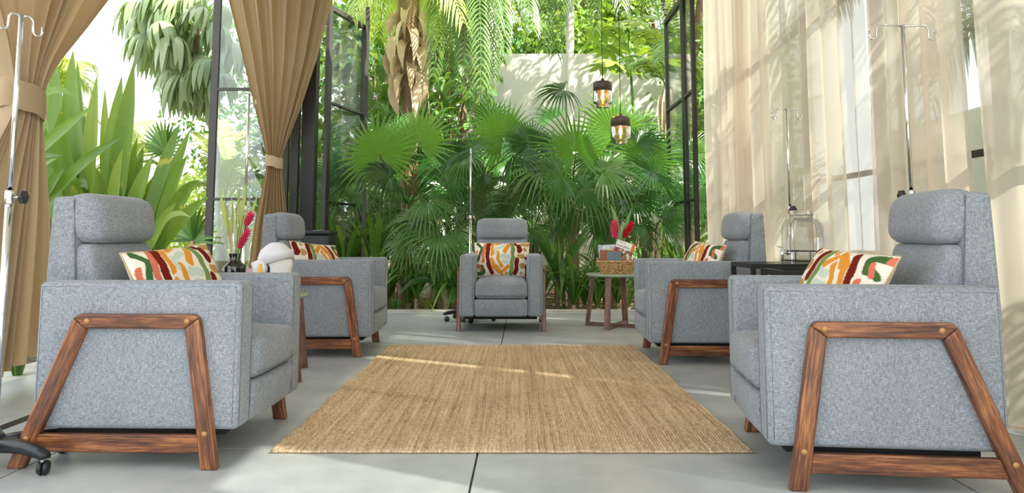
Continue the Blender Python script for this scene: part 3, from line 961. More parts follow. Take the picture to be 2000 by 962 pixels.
# ================================================================== ROUND TABLES
def round_table(label, c, r, feet_r, rot):
    root = thing('side_table', label, 'table', (c[0], c[1], 0), rot, 'round side tables with crossed wooden legs')
    b = MB(); b.lathe([(0.0, 0.438), (r - 0.012, 0.438), (r, 0.448), (r, 0.456), (r - 0.004, 0.460), (0, 0.460)], 64)
    link('table_top', b.mesh('table_top', 'table_top_green'), root)
    for k in range(4):
        a = k * math.pi / 2
        d = Vector((math.cos(a), math.sin(a), 0)); s = Vector((-d.y, d.x, 0))
        b = MB()
        p0 = d * feet_r; p1 = d * (feet_r - 0.055) + Vector((0, 0, 0.437))
        w, t = 0.024, 0.013
        V = []
        for p in (p0, p1):
            for (u, v) in ((-1, -1), (1, -1), (1, 1), (-1, 1)): V.append(p + s * (w * u) + d * (t * v))
        b.add(V, [(3, 2, 1, 0), (4, 5, 6, 7), (0, 1, 5, 4), (1, 2, 6, 5), (2, 3, 7, 6), (3, 0, 4, 7)])
        link('leg', b.mesh('leg', 'table_wood', False), root)
    for k in range(2):
        a = k * math.pi / 2
        d = Vector((math.cos(a), math.sin(a), 0)); s = Vector((-d.y, d.x, 0))
        V = []
        for q in (-1, 1):
            for (u, z) in ((-1, 0.002 + 0.0), (1, 0.002), (1, 0.030 - 0.001 * k), (-1, 0.030 - 0.001 * k)): V.append(d * (q * (feet_r - 0.012)) + s * (0.02 * u) + Vector((0, 0, z)))
        b = MB(); b.add(V, [(3, 2, 1, 0), (4, 5, 6, 7), (0, 1, 5, 4), (1, 2, 6, 5), (2, 3, 7, 6), (3, 0, 4, 7)])
        link('cross_bar', b.mesh('cross_bar', 'table_wood', False), root)
    return root
TL = (-1.445, 4.36)
TR = (0.915, 6.68)
round_table('round green-topped side table holding the foam head and dark vase', TL, 0.275, 0.335, R_(-34))
round_table('round green-topped side table holding the woven basket', TR, 0.265, 0.27, R_(-115))

# ------------------------------------------------------------------ dark glass vase with grasses and ginger flowers
vz = Vector((-1.625, 4.43, 0.461))
root = thing('vase', 'squat dark green glass vase on the table with the foam head', 'vase', vz)
b = MB(); b.lathe([(0.0, 0.0), (0.055, 0.0), (0.064, 0.006), (0.066, 0.145), (0.063, 0.158), (0.032, 0.184), (0.029, 0.19), (0.029, 0.222), (0.031, 0.226), (0.027, 0.226), (0.025, 0.19), (0.057, 0.155), (0.060, 0.14), (0.058, 0.01), (0, 0.008)], 32)
link('vase_body', b.mesh('vase_body', 'dark_green_glass'), root)
rr = random.Random(5)
for k in range(13):
    a = rr.uniform(0, 6.28); L = rr.uniform(0.34, 0.50); sp = rr.uniform(0.02, 0.12)
    o = thing('dried_stem', 'dry straw-coloured grass stem fanning out of the dark vase', 'stem', vz, 0, 'dry grass stems in the dark vase')
    p0 = Vector((0.012 * math.cos(a), 0.012 * math.sin(a), 0.05)); p1 = Vector((0.018 * math.cos(a), 0.018 * math.sin(a), 0.22)); p2 = Vector((sp * math.cos(a), sp * math.sin(a), 0.22 + L * 0.8))
    b = MB(); b.tube([p0, p1, (p1 + p2) / 2 + Vector((0, 0, 0.01)), p2], [0.003, 0.003, 0.0028, 0.0012], 5)
    link('stalk', b.mesh('stalk', 'dry_stem'), o)
    if k % 2 == 0:
        b = MB(); d = (p2 - p1).normalized(); s = d.cross(Vector((0, 1, 0))).normalized()
        V = []; Fc = []
        for q in range(7):
            t = q / 6; w = 0.012 * math.sin(math.pi * min(1, t * 0.9 + 0.1)) * (1 - t * 0.3)
            c = p1 + (p2 - p1) * (0.35 + 0.75 * t)
            V += [c - s * w, c + Vector((0, -0.003, 0)), c + s * w]
        for q in range(6):
            for e in (0, 1): Fc.append((q * 3 + e, q * 3 + e + 1, q * 3 + e + 4, q * 3 + e + 3))
        b.add(V, Fc); link('blade', b.mesh('blade', 'pale_feather_leaf'), o)
def ginger(label, group, base, neck, tip, mat, r=0.022, n=70):
    base, neck, tip = Vector(base), Vector(neck), Vector(tip)
    o = thing('ginger_flower', label, 'flower', base, 0, group)
    b = MB(); b.tube([Vector((0, 0, 0)), (neck - base)], 0.0045, 6); link('stalk', b.mesh('stalk', 'strap_leaf'), o)
    ax = (tip - neck); L = ax.length; ax.normalize()
    u = ax.orthogonal().normalized(); v = ax.cross(u)
    b = MB(); b.tube([neck - base, (neck + tip) / 2 - base, tip - base], [r * 0.35, r * 0.5, r * 0.12], 8); link('core', b.mesh('core', mat), o)
    b = MB()
    for k in range(n):
        t = k / n; an = k * 2.4
        rad = r * (0.55 + 0.6 * math.sin(math.pi * (0.15 + 0.8 * t)))
        d = u * math.cos(an) + v * math.sin(an)
        c = neck - base + ax * (L * t) + d * rad * 0.35
        side = ax.cross(d)
        e = c + d * rad * 0.75 + ax * (r * 0.9)
        w = r * 0.34
        V = [c - side * w * 0.5, c + side * w * 0.5, (c + e) / 2 + side * w + d * 0.002, e, (c + e) / 2 - side * w + d * 0.002]
        b.add(V, [(0, 1, 2, 4), (4, 2, 3)])
    link('bract', b.mesh('bract', mat), o)
ginger('pink ginger flower low in the dark vase, tilted outward', 'pink ginger flowers in the dark vase', vz + Vector((0.01, 0, 0.1)), at(467, 484, 4.38), at(485, 450, 4.36), 'pink_bract')
ginger('pink ginger flower high in the dark vase behind a yellow-green leaf', 'pink ginger flowers in the dark vase', vz + Vector((0.012, 0.01, 0.1)), at(480, 440, 4.40), at(491, 418, 4.38), 'pink_bract', 0.021)
def strap_mesh(name, B, C, T, w, mat, up=Vector((0, -1, 0)), n=10, fold=0.25, w0=0.35, peak=0.4, twist=0.0):
    B, C, T = Vector(B), Vector(C), Vector(T)
    V = []; Fc = []
    for q in range(n + 1):
        t = q / n
        p = B * (1 - t) ** 2 + C * (2 * t * (1 - t)) + T * t * t
        tg = ((C - B) * (1 - t) + (T - C) * t).normalized()
        s = tg.cross(up)
        if s.length < 1e-4: s = tg.orthogonal()
        s.normalize(); nn = s.cross(tg)
        if twist:
            m = Matrix.Rotation(twist * t, 3, tg); s = m @ s; nn = m @ nn
        prof = w0 + (1 - w0) * math.sin(math.pi / 2 * min(1, t / peak)) if t < peak else max(0.0, math.cos(math.pi / 2 * ((t - peak) / (1 - peak)) ** 1.35))
        ww = w / 2 * max(prof, 0.02)
        V += [p - s * ww + nn * ww * fold, p - nn * ww * fold * 0.6, p + s * ww + nn * ww * fold]
    for q in range(n):
        for e in (0, 1): Fc.append((q * 3 + e, q * 3 + e + 1, q * 3 + e + 4, q * 3 + e + 3))
    return mesh_of(name, V, Fc, mat)
o = thing('cut_leaf', 'yellow-green pointed leaf standing in the dark vase', 'leaf', vz)
link('blade', strap_mesh('blade', Vector((0.01, 0, 0.2)), Vector((0.04, 0, 0.35)), at(474, 398, 4.46) - vz, 0.035, 'lily_leaf', w0=0.1), o)

# ------------------------------------------------------------------ foam head with headset
hd = Vector((-1.325, 4.27, 0.461))
FA = R_(-22)       # the face looks along +X, a touch towards the camera
root = thing('mannequin_head', 'white foam display head wearing a white headset on the side table', 'head', hd, FA)
def head_mesh():
    b = MB(); n = 40; V = []; Fc = []
    rows = [(0.0, 0.062, 0.062, 0.0), (0.012, 0.063, 0.060, 0.0), (0.03, 0.052, 0.050, 0.0), (0.06, 0.050, 0.048, 0.0), (0.085, 0.056, 0.052, 0.006), (0.10, 0.070, 0.058, 0.012),
            (0.12, 0.078, 0.064, 0.010), (0.14, 0.082, 0.067, 0.006), (0.165, 0.086, 0.071, 0.002), (0.19, 0.090, 0.074, -0.002), (0.215, 0.090, 0.074, -0.004), (0.24, 0.083, 0.069, -0.006),
            (0.26, 0.068, 0.057, -0.008), (0.275, 0.045, 0.038, -0.009), (0.283, 0.018, 0.015, -0.009)]
    for (z, rx, ry, cx) in rows:
        for k in range(n):
            a = 2 * math.pi * k / n
            x = cx + rx * math.cos(a); y = ry * math.sin(a)
            f = max(0.0, math.cos(a)) ** 14
            if 0.13 < z < 0.2: x += f * 0.020 * math.sin(math.pi * (z - 0.13) / 0.07 * 0.9)       # nose
            if 0.105 < z < 0.135: x += f * 0.006                                               # lips
            if 0.09 < z < 0.108: x += max(0.0, math.cos(a)) ** 6 * 0.008                        # chin
            V.append((x, y, z))
    m = len(rows)
    for i in range(m - 1):
        for k in range(n):
            Fc.append((i * n + k, i * n + (k + 1) % n, (i + 1) * n + (k + 1) % n, (i + 1) * n + k))
    Fc.append(tuple(range(n))[::-1]); Fc.append(tuple((m - 1) * n + k for k in range(n)))
    b.add(V, Fc); return b
link('head', head_mesh().mesh('head', 'white_foam'), root)
root = thing('headset', 'white visor headset with yellow ear marker on the foam head', 'headset', hd, FA)
n = 40; V = []; Fc = []
rows = [(0.185, 1.10), (0.20, 1.12), (0.225, 1.12), (0.25, 1.10), (0.272, 1.05), (0.286, 0.8), (0.292, 0.35), (0.293, 0.02)]
dims = {0.185: (.092, .076), 0.20: (.092, .076), 0.225: (.09, .075), 0.25: (.08, .068), 0.272: (.058, .050), 0.286: (.05, .042), 0.292: (.045, .04), 0.293: (.04, .04)}
for (z, k_) in rows:
    rx, ry = dims[z]
    for k in range(n):
        a = 2 * math.pi * k / n
        tilt = 0.018 * math.cos(a) if z < 0.2 else 0
        V.append((-0.006 + rx * k_ * math.cos(a), ry * k_ * math.sin(a), z + tilt))
for i in range(len(rows) - 1):
    for k in range(n): Fc.append((i * n + k, i * n + (k + 1) % n, (i + 1) * n + (k + 1) % n, (i + 1) * n + k))
Fc.append(tuple((len(rows) - 1) * n + k for k in range(n)))
b = MB().add(V, Fc); link('cap_shell', b.mesh('cap_shell', 'white_plastic'), root)
V = []; Fc = []
for j, (zz, k_) in enumerate([(-0.024, 1.04), (-0.023, 1.12), (0.018, 1.13), (0.024, 1.06)]):
    for k in range(n):
        a = 2 * math.pi * k / n
        V.append((-0.008 + 0.092 * k_ * math.cos(a), 0.079 * k_ * math.sin(a), 0.205 + 0.024 * math.cos(a) + zz * (1 + 0.35 * abs(math.sin(a)))))
for i in range(3):
    for k in range(n): Fc.append((i * n + k, i * n + (k + 1) % n, (i + 1) * n + (k + 1) % n, (i + 1) * n + k))
b = MB().add(V, Fc); link('visor_band', b.mesh('visor_band', 'white_plastic'), root)
b = MB(); b.rbox(0.03, 0.008, 0.012, 0.005, m=Matrix.Translation((-0.128, -0.02, 0.175)) @ Matrix.Rotation(R_(-22), 4, 'Y') @ Matrix.Rotation(R_(10), 4, 'Z')); link('strap_end', b.mesh('strap_end', 'white_plastic'), root)
for s in (-1, 1):
    e = Vector((-0.045, s * 0.068, 0.150))
    def disc(r, t, y, mat, nm, parent, c=e):
        b = MB(); b.tube([c + Vector((0, s * y, 0)), c + Vector((0, s * (y + t * 0.7), 0)), c + Vector((0, s * (y + t), 0))], [r, r, r * 0.86], 32)
        return link(nm, b.mesh(nm, mat), parent)
    ear = disc(0.045, 0.03, 0.004, 'white_plastic', 'ear_cup', root)
    disc(0.050, 0.008, -0.004, 'black_plastic', 'ear_ring', ear, e + Vector((0.006, 0, 0)))
    b = MB(); V = []
    for y in (0.034, 0.040):
        for (x, z) in ((0.004, -0.044), (0.034, -0.036), (0.028, 0.024), (0.012, 0.026)): V.append(e + Vector((x, s * y, z)))
    b.add(V, [(0, 1, 2, 3), (7, 6, 5, 4), (0, 1, 5, 4), (1, 2, 6, 5), (2, 3, 7, 6), (3, 0, 4, 7)])
    link('ear_marker', b.mesh('ear_marker', 'yellow_plastic', False), ear)
# small pink box beside the vase
b = MB(); b.rbox(0.022, 0.02, 0.07, 0.003, (0, 0, 0.07), n=1)
tag(link('card_box', b.mesh('card_box', 'pink_card'), None, (-1.525, 4.43, 0.4605), (0, 0, 0.2)), 'small pale pink upright box between vase and foam head', 'box')

# ------------------------------------------------------------------ woven basket, books and flowers on the far table
bk = Vector((TR[0] - 0.005, TR[1] - 0.03, 0.461))
root = thing('basket', 'oval woven seagrass basket full of books on the side table', 'basket', bk)
def oval(z, rx, ry, k=40, wob=0.0):
    return [Vector((rx * (abs(math.cos(a)) ** 0.7) * math.copysign(1, math.cos(a)), ry * (abs(math.sin(a)) ** 0.7) * math.copysign(1, math.sin(a)), z + wob * math.sin(9 * a))) for a in [2 * math.pi * i / k for i in range(k)]]
for k in range(8):
    t = k / 7
    p = oval(0.008 + 0.096 * t, 0.128 + 0.036 * t, 0.082 + 0.022 * t, 48, 0.001)
    b = MB(); b.tube(p + p[:1], 0.0085 if k < 7 else 0.011, 7, cap=False)
    link('coil', b.mesh('coil', 'woven_seagrass'), root)
p = oval(0.004, 0.125, 0.08, 32)
b = MB(); b.add(p, [tuple(range(32))]); link('basket_bottom', b.mesh('basket_bottom', 'woven_seagrass'), root)
for s in (-1, 1):
    b = MB(); b.tube([Vector((s * (0.16), 0.03 * math.cos(a), 0.105 + 0.028 * math.sin(a))) for a in [math.pi * i / 8 for i in range(9)]], 0.006, 7)
    link('handle', b.mesh('handle', 'woven_seagrass'), root)
def book_mat(name, c, band=None):
    return plain(name, c, 0.5, noise=0.08, scale=25)
book_mat('book_brown', srgb(140, 84, 58)); book_mat('book_teal', srgb(98, 116, 124)); book_mat('book_orange', srgb(224, 104, 58)); book_mat('book_yellow', srgb(226, 178, 84)); book_mat('book_black', srgb(34, 34, 36))
def speckle(name, stops, scale):
    m, nt, p, out = new_mat(name)
    v = nt.nodes.new('ShaderNodeTexVoronoi'); v.inputs['Scale'].default_value = scale
    nt.links.new(texco(nt), v.inputs['Vector'])
    sp = nt.nodes.new('ShaderNodeSeparateColor'); nt.links.new(v.outputs['Color'], sp.inputs[0])
    nt.links.new(ramp(nt, sp.outputs[0], stops, 'CONSTANT'), p.inputs['Base Color']); p.inputs['Roughness'].default_value = 0.4
speckle('book_grey_print', [(0, srgb(176, 190, 198)), (0.3, srgb(206, 214, 218)), (0.6, srgb(150, 172, 186)), (0.8, srgb(224, 226, 224))], 70)
speckle('mandala_print', [(0, srgb(150, 52, 40)), (0.2, srgb(214, 196, 178)), (0.4, srgb(84, 112, 60)), (0.55, srgb(160, 120, 130)), (0.7, srgb(60, 48, 44)), (0.85, srgb(206, 120, 80))], 60)
def book(label, w, h, t, mat, pos, roll, tilt, yaw=0):
    o = thing('book', label, 'book', (0, 0, 0), 0, 'books standing in the basket')
    o.matrix_world = Matrix.Translation(pos) @ Matrix.Rotation(R_(yaw), 4, 'Z') @ Matrix.Rotation(R_(-tilt), 4, 'X') @ Matrix.Rotation(R_(roll), 4, 'Y')
    for y0, y1, nm in ((-t / 2, -t / 2 + 0.0015, 'cover'), (t / 2 - 0.0015, t / 2, 'cover')):
        b = MB(); b.box(-w / 2, w / 2, y0, y1, -h / 2, h / 2); link(nm, b.mesh(nm, mat, False), o)
    b = MB(); b.box(-w / 2, w / 2 - 0.003, -t / 2 + 0.0015, t / 2 - 0.0015, -h / 2 + 0.002, h / 2 - 0.003); link('pages', b.mesh('pages', 'white_paper', False), o)
    return o
book('grey-white patterned book at the back of the basket', 0.15, 0.21, 0.012, 'book_grey_print', bk + Vector((-0.065, 0.045, 0.145)), -3, 10)
book('brown covered book standing low in the basket', 0.13, 0.17, 0.014, 'book_brown', bk + Vector((-0.075, 0.0, 0.118)), 2, 12)
book('yellow-edged book just behind the grey-blue one in the basket', 0.14, 0.18, 0.010, 'book_yellow', bk + Vector((-0.02, 0.012, 0.122)), 0, 12)
book('grey-blue book at the front of the basket', 0.12, 0.16, 0.012, 'book_teal', bk + Vector((-0.015, -0.02, 0.112)), 4, 12)
mg = book('colouring magazine with a white title band reading mandalas, in the basket', 0.165, 0.235, 0.006, 'mandala_print', bk + Vector((0.062, 0.0, 0.168)), 20, 14)
def flat_on(parent, nm, x0, x1, z0, z1, mat, y=-0.0036):
    b = MB(); b.box(x0, x1, y - 0.0006, y, z0, z1); return link(nm, b.mesh(nm, mat, False), parent)
flat_on(mg, 'title_band', -0.0825, 0.056, 0.045, 0.112, 'white_paper')
flat_on(mg, 'corner_block', 0.056, 0.0825, 0.045, 0.1175, 'book_orange')
def text_mesh(parent, body, size, x, z, mat, y=-0.0046):
    cu = bpy.data.curves.new('title', 'FONT'); cu.body = body; cu.size = size; cu.extrude = 0.0002; cu.align_x = 'LEFT'; cu.resolution_u = 3
    tmp = bpy.data.objects.new('title_tmp', cu); col.objects.link(tmp)
    dg = bpy.context.evaluated_depsgraph_get()
    me = bpy.data.meshes.new_from_object(tmp.evaluated_get(dg))
    bpy.data.objects.remove(tmp)
    me.materials.clear(); me.materials.append(M[mat])
    o = link('title', me, parent); o.location = (x, y, z); o.rotation_euler = (math.pi / 2, 0, 0)
    return o
text_mesh(mg, 'mandalas', 0.036, -0.078, 0.056, 'book_black')
text_mesh(mg, 'El libro de', 0.018, -0.076, 0.092, 'book_black')
ginger('red-pink ginger flower upright behind the grey patterned book', 'red ginger flowers behind the basket books', bk + Vector((0.03, 0.06, 0.02)), at(1200, 466, 6.73), at(1200, 434, 6.73), 'pink_bract', 0.034)
ginger('red ginger flower leaning out over the magazine corner', 'red ginger flowers behind the basket books', bk + Vector((0.07, 0.065, 0.02)), at(1218, 464, 6.74), at(1234, 437, 6.74), 'red_bract', 0.032)
for k, (tp, ct, w, lb) in enumerate([((1192, 398), (1212, 440), 0.05, 'broad green cut leaf arching between the ginger flowers'), ((1234, 406), (1214, 452), 0.04, 'narrow green cut leaf rising beside the red ginger flower')]):
    o = thing('cut_leaf', lb, 'leaf', bk + Vector((0.045, 0.07, 0.02)))
    link('blade', strap_mesh('blade', Vector((0, 0, 0)), at(ct[0], ct[1], 6.76) - o.location, at(tp[0], tp[1], 6.76) - o.location, w, 'broad_leaf', w0=0.15), o)

# ------------------------------------------------------------------ black metal tables, drink dispenser
def frame_table(label, x0, x1, y0, y1, h, bar=0.025, glass=True):
    root = thing('metal_table', label, 'table', ((x0 + x1) / 2, (y0 + y1) / 2, 0), 0, 'black metal side tables')
    hx, hy = (x1 - x0) / 2, (y1 - y0) / 2
    for sx in (-1, 1):
        for sy in (-1, 1):
            b = MB(); cx, cy = sx * (hx - bar / 2), sy * (hy - bar / 2)
            b.box(cx - bar / 2, cx + bar / 2, cy - bar / 2, cy + bar / 2, 0.0, h - bar); link('leg', b.mesh('leg', 'black_metal', False), root)
    for z, nm in ((h, 'top_frame'), (0.16, 'lower_frame')):
        b = MB()
        b.box(-hx, hx, -hy, -hy + bar, z - bar, z); b.box(-hx, hx, hy - bar, hy, z - bar, z)
        b.box(-hx, -hx + bar, -hy + bar, hy - bar, z - bar, z); b.box(hx - bar, hx, -hy + bar, hy - bar, z - bar, z)
        link(nm, b.mesh(nm, 'black_metal', False), root)
        b = MB(); b.box(-hx + bar, hx - bar, -hy + bar, hy - bar, z - 0.010, z - 0.001); link('glass_top' if z == h else 'shelf', b.mesh('glass_top', 'jar_glass' if glass else 'black_metal', False), root)
    return root
frame_table('black metal glass-topped table under the drink dispenser', 1.345, 1.86, 4.26, 4.66, 0.632)
frame_table('lower black metal glass-topped table next to the sun-dappled armchair', 1.375, 1.86, 3.88, 4.20, 0.612, 0.03)
dc = Vector((1.715, 4.46, 0.633))
root = thing('wire_stand', 'thin black wire stand holding up the glass dispenser', 'stand', dc)
for z in (0.012, 0.068):
    p = [Vector((0.125 * math.cos(a), 0.125 * math.sin(a), z)) for a in [2 * math.pi * i / 40 for i in range(41)]]
    b = MB(); b.tube(p, 0.003, 6, cap=False); link('ring', b.mesh('ring', 'black_metal'), root)
for k in range(4):
    a = R_(50) + k * math.pi / 2
    b = MB(); b.tube([(0.125 * math.cos(a), 0.125 * math.sin(a), 0.0), (0.125 * math.cos(a), 0.125 * math.sin(a), 0.07)], 0.003, 6); link('leg', b.mesh('leg', 'black_metal'), root)
for k in range(2):
    a = k * math.pi / 2
    b = MB(); b.tube([(0.125 * math.cos(a), 0.125 * math.sin(a), 0.012), (-0.125 * math.cos(a), -0.125 * math.sin(a), 0.012)], 0.003, 6); link('cross_wire', b.mesh('cross_wire', 'black_metal'), root)
root = thing('drink_dispenser', 'clear glass drink dispenser jar with metal tap and lid', 'dispenser', dc + Vector((0, 0, 0.016)))
prof = [(0, 0.0), (0.10, 0.0), (0.113, 0.01), (0.118, 0.03), (0.118, 0.17), (0.113, 0.205), (0.095, 0.232), (0.068, 0.243), (0.062, 0.25), (0.062, 0.278)]
b = MB(); b.lathe(prof, 40); link('jar', b.mesh('jar', 'jar_glass'), root)
b = MB(); b.lathe([(0, 0.29), (0.062, 0.29), (0.066, 0.286), (0.066, 0.268), (0.068, 0.266), (0.066, 0.262), (0.063, 0.262)], 36); link('lid', b.mesh('lid', 'brushed_steel'), root)
ta = R_(205)
td = Vector((math.cos(ta), math.sin(ta), 0))
b = MB(); b.tube([td * 0.112 + Vector((0, 0, 0.045)), td * 0.165 + Vector((0, 0, 0.045))], 0.010, 10); b.tube([td * 0.162 + Vector((0, 0, 0.062)), td * 0.162 + Vector((0, 0, 0.005))], [0.012, 0.008], 10); b.tube([td * 0.112 + Vector((0, 0, 0.045)), td * 0.122 + Vector((0, 0, 0.045))], 0.018, 16)
tp = link('tap', b.mesh('tap', 'chrome'), root)
b = MB(); b.tube([td * 0.162 + Vector((0, 0, 0.06)), td * 0.166 + Vector((0, 0, 0.075)), td * 0.205 + Vector((0, 0, 0.082))], 0.004, 8); link('lever', b.mesh('lever', 'chrome'), tp)
root = thing('water_bottle', 'small clear bottle with a blue label under the dispenser table', 'bottle', (1.555, 4.30, 0.163))
b = MB(); b.lathe([(0, 0), (0.034, 0), (0.036, 0.01), (0.036, 0.28), (0.03, 0.34), (0.014, 0.38), (0.014, 0.41), (0, 0.41)], 20); link('bottle_body', b.mesh('bottle_body', 'jar_glass'), root)
b = MB(); b.lathe([(0.0365, 0.2), (0.0368, 0.205), (0.0368, 0.33 - 0.05), (0.0365, 0.285)], 20); link('label', b.mesh('label', 'blue_print'), root)
b = MB(); b.lathe([(0, 0.435), (0.016, 0.435), (0.016, 0.405), (0.014, 0.4)], 16); link('cap', b.mesh('cap', 'white_plastic'), root)

# black table beyond the far-left chair with appliance and paper things
frame_table('black metal table holding a black box, beyond the armchair below the drape', -2.05, -1.55, 6.35, 6.85, 0.60, glass=False)
root = thing('black_case', 'black rounded plastic box standing behind an armchair at the steel post', 'box', (-1.70, 6.60, 0.601))
b = MB(); b.rbox(0.135, 0.15, 0.10, 0.02, (0, 0, 0.10), n=2); link('case_body', b.mesh('case_body', 'black_plastic'), root)
b = MB(); b.rbox(0.145, 0.16, 0.018, 0.014, (0, 0, 0.216), n=2); lid = link('lid', b.mesh('lid', 'black_plastic'), root)
b = MB(); b.box(-0.03, 0.06, -0.05, 0.02, 0.233, 0.236); link('label', b.mesh('label', 'brushed_steel', False), lid)
root = thing('paper_holder', 'white holder of paper straws standing before the black box', 'holder', (-1.93, 6.46, 0.601))
b = MB(); b.lathe([(0, 0), (0.045, 0), (0.05, 0.005), (0.055, 0.10), (0.052, 0.10), (0.046, 0.01), (0, 0.008)], 24); link('cup', b.mesh('cup', 'white_paper'), root)
for k in range(12):
    a = k * 2.4; q = 0.02 + 0.016 * (k % 3)
    o = thing('paper_straw', 'white wrapped paper straw in the holder before the black box', 'straw', (-1.93, 6.46, 0.612), 0, 'paper straws in the white holder')
    b = MB(); b.tube([(q * 0.8 * math.cos(a), q * 0.8 * math.sin(a), 0), (q * 1.4 * math.cos(a) + 0.02, q * 1.4 * math.sin(a), 0.20 + 0.03 * (k % 4) / 3)], 0.006, 6); link('straw_body', b.mesh('straw_body', 'white_paper'), o)

# ================================================================== PENDANT LAMPS
def pendant(label, x, y, zb):
    root = thing('pendant_lamp', label, 'lamp', (x, y, 3.72), 0, 'amber glass pendant lamps')
    z0 = zb - 3.72
    b = MB(); b.lathe([(0.0, 0.285), (0.012, 0.283), (0.016, 0.270), (0.028, 0.258), (0.075, 0.250), (0.086, 0.240), (0.088, 0.235), (0.088, 0.158), (0.085, 0.158), (0.085, 0.235), (0.07, 0.246), (0, 0.248)], 40, (0, 0, z0)); link('cap', b.mesh('cap', 'dark_bronze'), root)
    n = 48; V = []; Fc = []
    prof = [(0.087, 0.158), (0.090, 0.152), (0.090, 0.056), (0.086, 0.044), (0.064, 0.036), (0.061, 0.032), (0.060, 0.005), (0.056, 0.0), (0.0, 0.0)]
    for (r, z) in prof:
        for k in range(n):
            a = 2 * math.pi * k / n
            rr = r * (1 + (0.018 if k % 2 else -0.018) * (1 if 0.05 < z < 0.155 or z < 0.034 else 0))
            V.append((rr * math.cos(a), rr * math.sin(a), z + z0))
    for i in range(len(prof) - 1):
        for k in range(n): Fc.append((i * n + k, i * n + (k + 1) % n, (i + 1) * n + (k + 1) % n, (i + 1) * n + k))
    link('glass_shade', mesh_of('glass_shade', V, Fc, 'amber_glass'), root)
    b = MB(); b.lathe([(0.0, 0.245), (0.018, 0.245), (0.018, 0.18), (0.0, 0.18)], 16, (0, 0, z0)); link('socket', b.mesh('socket', 'dark_bronze'), root)
    b = MB(); b.lathe([(0.0, 0.182), (0.012, 0.18), (0.013, 0.165), (0.022, 0.13), (0.024, 0.105), (0.018, 0.085), (0.0, 0.076)], 20, (0, 0, z0)); bl = link('bulb', b.mesh('bulb', 'amber_glass'), root)
    b = MB()
    for k in range(4):
        a = k * math.pi / 2
        b.tube([(0.004 * math.cos(a), 0.004 * math.sin(a), z0 + 0.172), (0.012 * math.cos(a), 0.012 * math.sin(a), z0 + 0.138), (0.006 * math.cos(a), 0.006 * math.sin(a), z0 + 0.10)], 0.0036, 6)
    link('filament', b.mesh('filament', 'lamp_filament'), bl)
    b = MB(); b.tube([(0, 0, z0 + 0.28), (0, 0, -0.02)], 0.0035, 6); link('cord', b.mesh('cord', 'black_plastic'), root)
    b = MB(); b.lathe([(0, 0), (0.05, 0), (0.05, -0.02), (0, -0.024)], 20); link('canopy_plate', b.mesh('canopy_plate', 'dark_bronze'), root)
    ld = bpy.data.lights.new('lamp_glow', 'POINT'); ld.energy = 2.0; ld.color = (1, 0.62, 0.3); ld.shadow_soft_size = 0.02
    lo = bpy.data.objects.new('lamp_glow', ld); col.objects.link(lo); lo.parent = root; lo.location = (0, 0, z0 + 0.06)
pendant('amber glass pendant lamp with dark cap, hung higher, against the white wall', at(1177, 180, 7.0).x, 7.0, at(1177, 211, 7.0).z)
pendant('amber glass pendant lamp with dark cap, hung lower, against the fan palms', at(1212, 250, 6.85).x, 6.85, at(1212, 281, 6.85).z)

# ================================================================== PLANTS
UP = Vector((0, 0, 1))
def rel(vs, base): return [(v[0] - base.x, v[1] - base.y, v[2] - base.z) for v in vs]

def fan_blade(P, a, n, R, seg=34, spread=300, split=0.5, droop=0.25, r=random):
    """palmate leaf: pleated segments joined near the hub, free and hanging at the tips"""
    a = (a - n * a.dot(n)).normalized(); s = a.cross(n)
    V = []; Fc = []
    sp = math.radians(spread); dphi = sp / seg
    ts = (0.05, split * 0.6, split, split + (1 - split) * 0.4, split + (1 - split) * 0.75, 1.0)
    for k in range(seg):
        phi = -sp / 2 + (k + 0.5) * dphi
        L = R * (1 - 0.22 * (abs(phi) / math.pi) ** 2) * r.uniform(0.92, 1.05)
        u = a * math.cos(phi) + s * math.sin(phi); w = -a * math.sin(phi) + s * math.cos(phi)
        dr = droop * r.uniform(0.7, 1.35)
        b0 = len(V)
        for t in ts:
            hang = dr * R * (0.14 * t * t + 0.75 * max(0.0, t - split) ** 1.7)
            sh = u * (L * t * (1 - 0.18 * dr * max(0, t - split))) - UP * hang + n * (R * 0.10 * math.sin(math.pi * t) * (1 - dr * 0.5))
            if t <= split: hw = L * t * math.tan(dphi / 2) * 1.02
            else: hw = L * split * math.tan(dphi / 2) * 0.92 * (1 - (t - split) / (1 - split)) ** 0.9
            pl = hw * 0.55
            c = P + sh
            V += [c - w * hw - n * pl, c + n * pl * 0.4, c + w * hw - n * pl]
        for q in range(len(ts) - 1):
            for e in (0, 1):
                Fc.append((b0 + q * 3 + e, b0 + q * 3 + e + 1, b0 + q * 3 + e + 4, b0 + q * 3 + e + 3))
    return V, Fc

def petiole(p0, p1, r0, r1, sag=0.06):
    L = (p1 - p0).length
    m = (p0 + p1) / 2 + UP * (sag * L)
    b = MB(); b.tube([p0, (p0 + m) / 2 + UP * 0.02 * L, m, (m + p1) / 2 + UP * 0.01 * L, p1], [r0, r0 * .9, (r0 + r1) / 2, r1, r1], 5, cap=False)
    return b.v, b.f

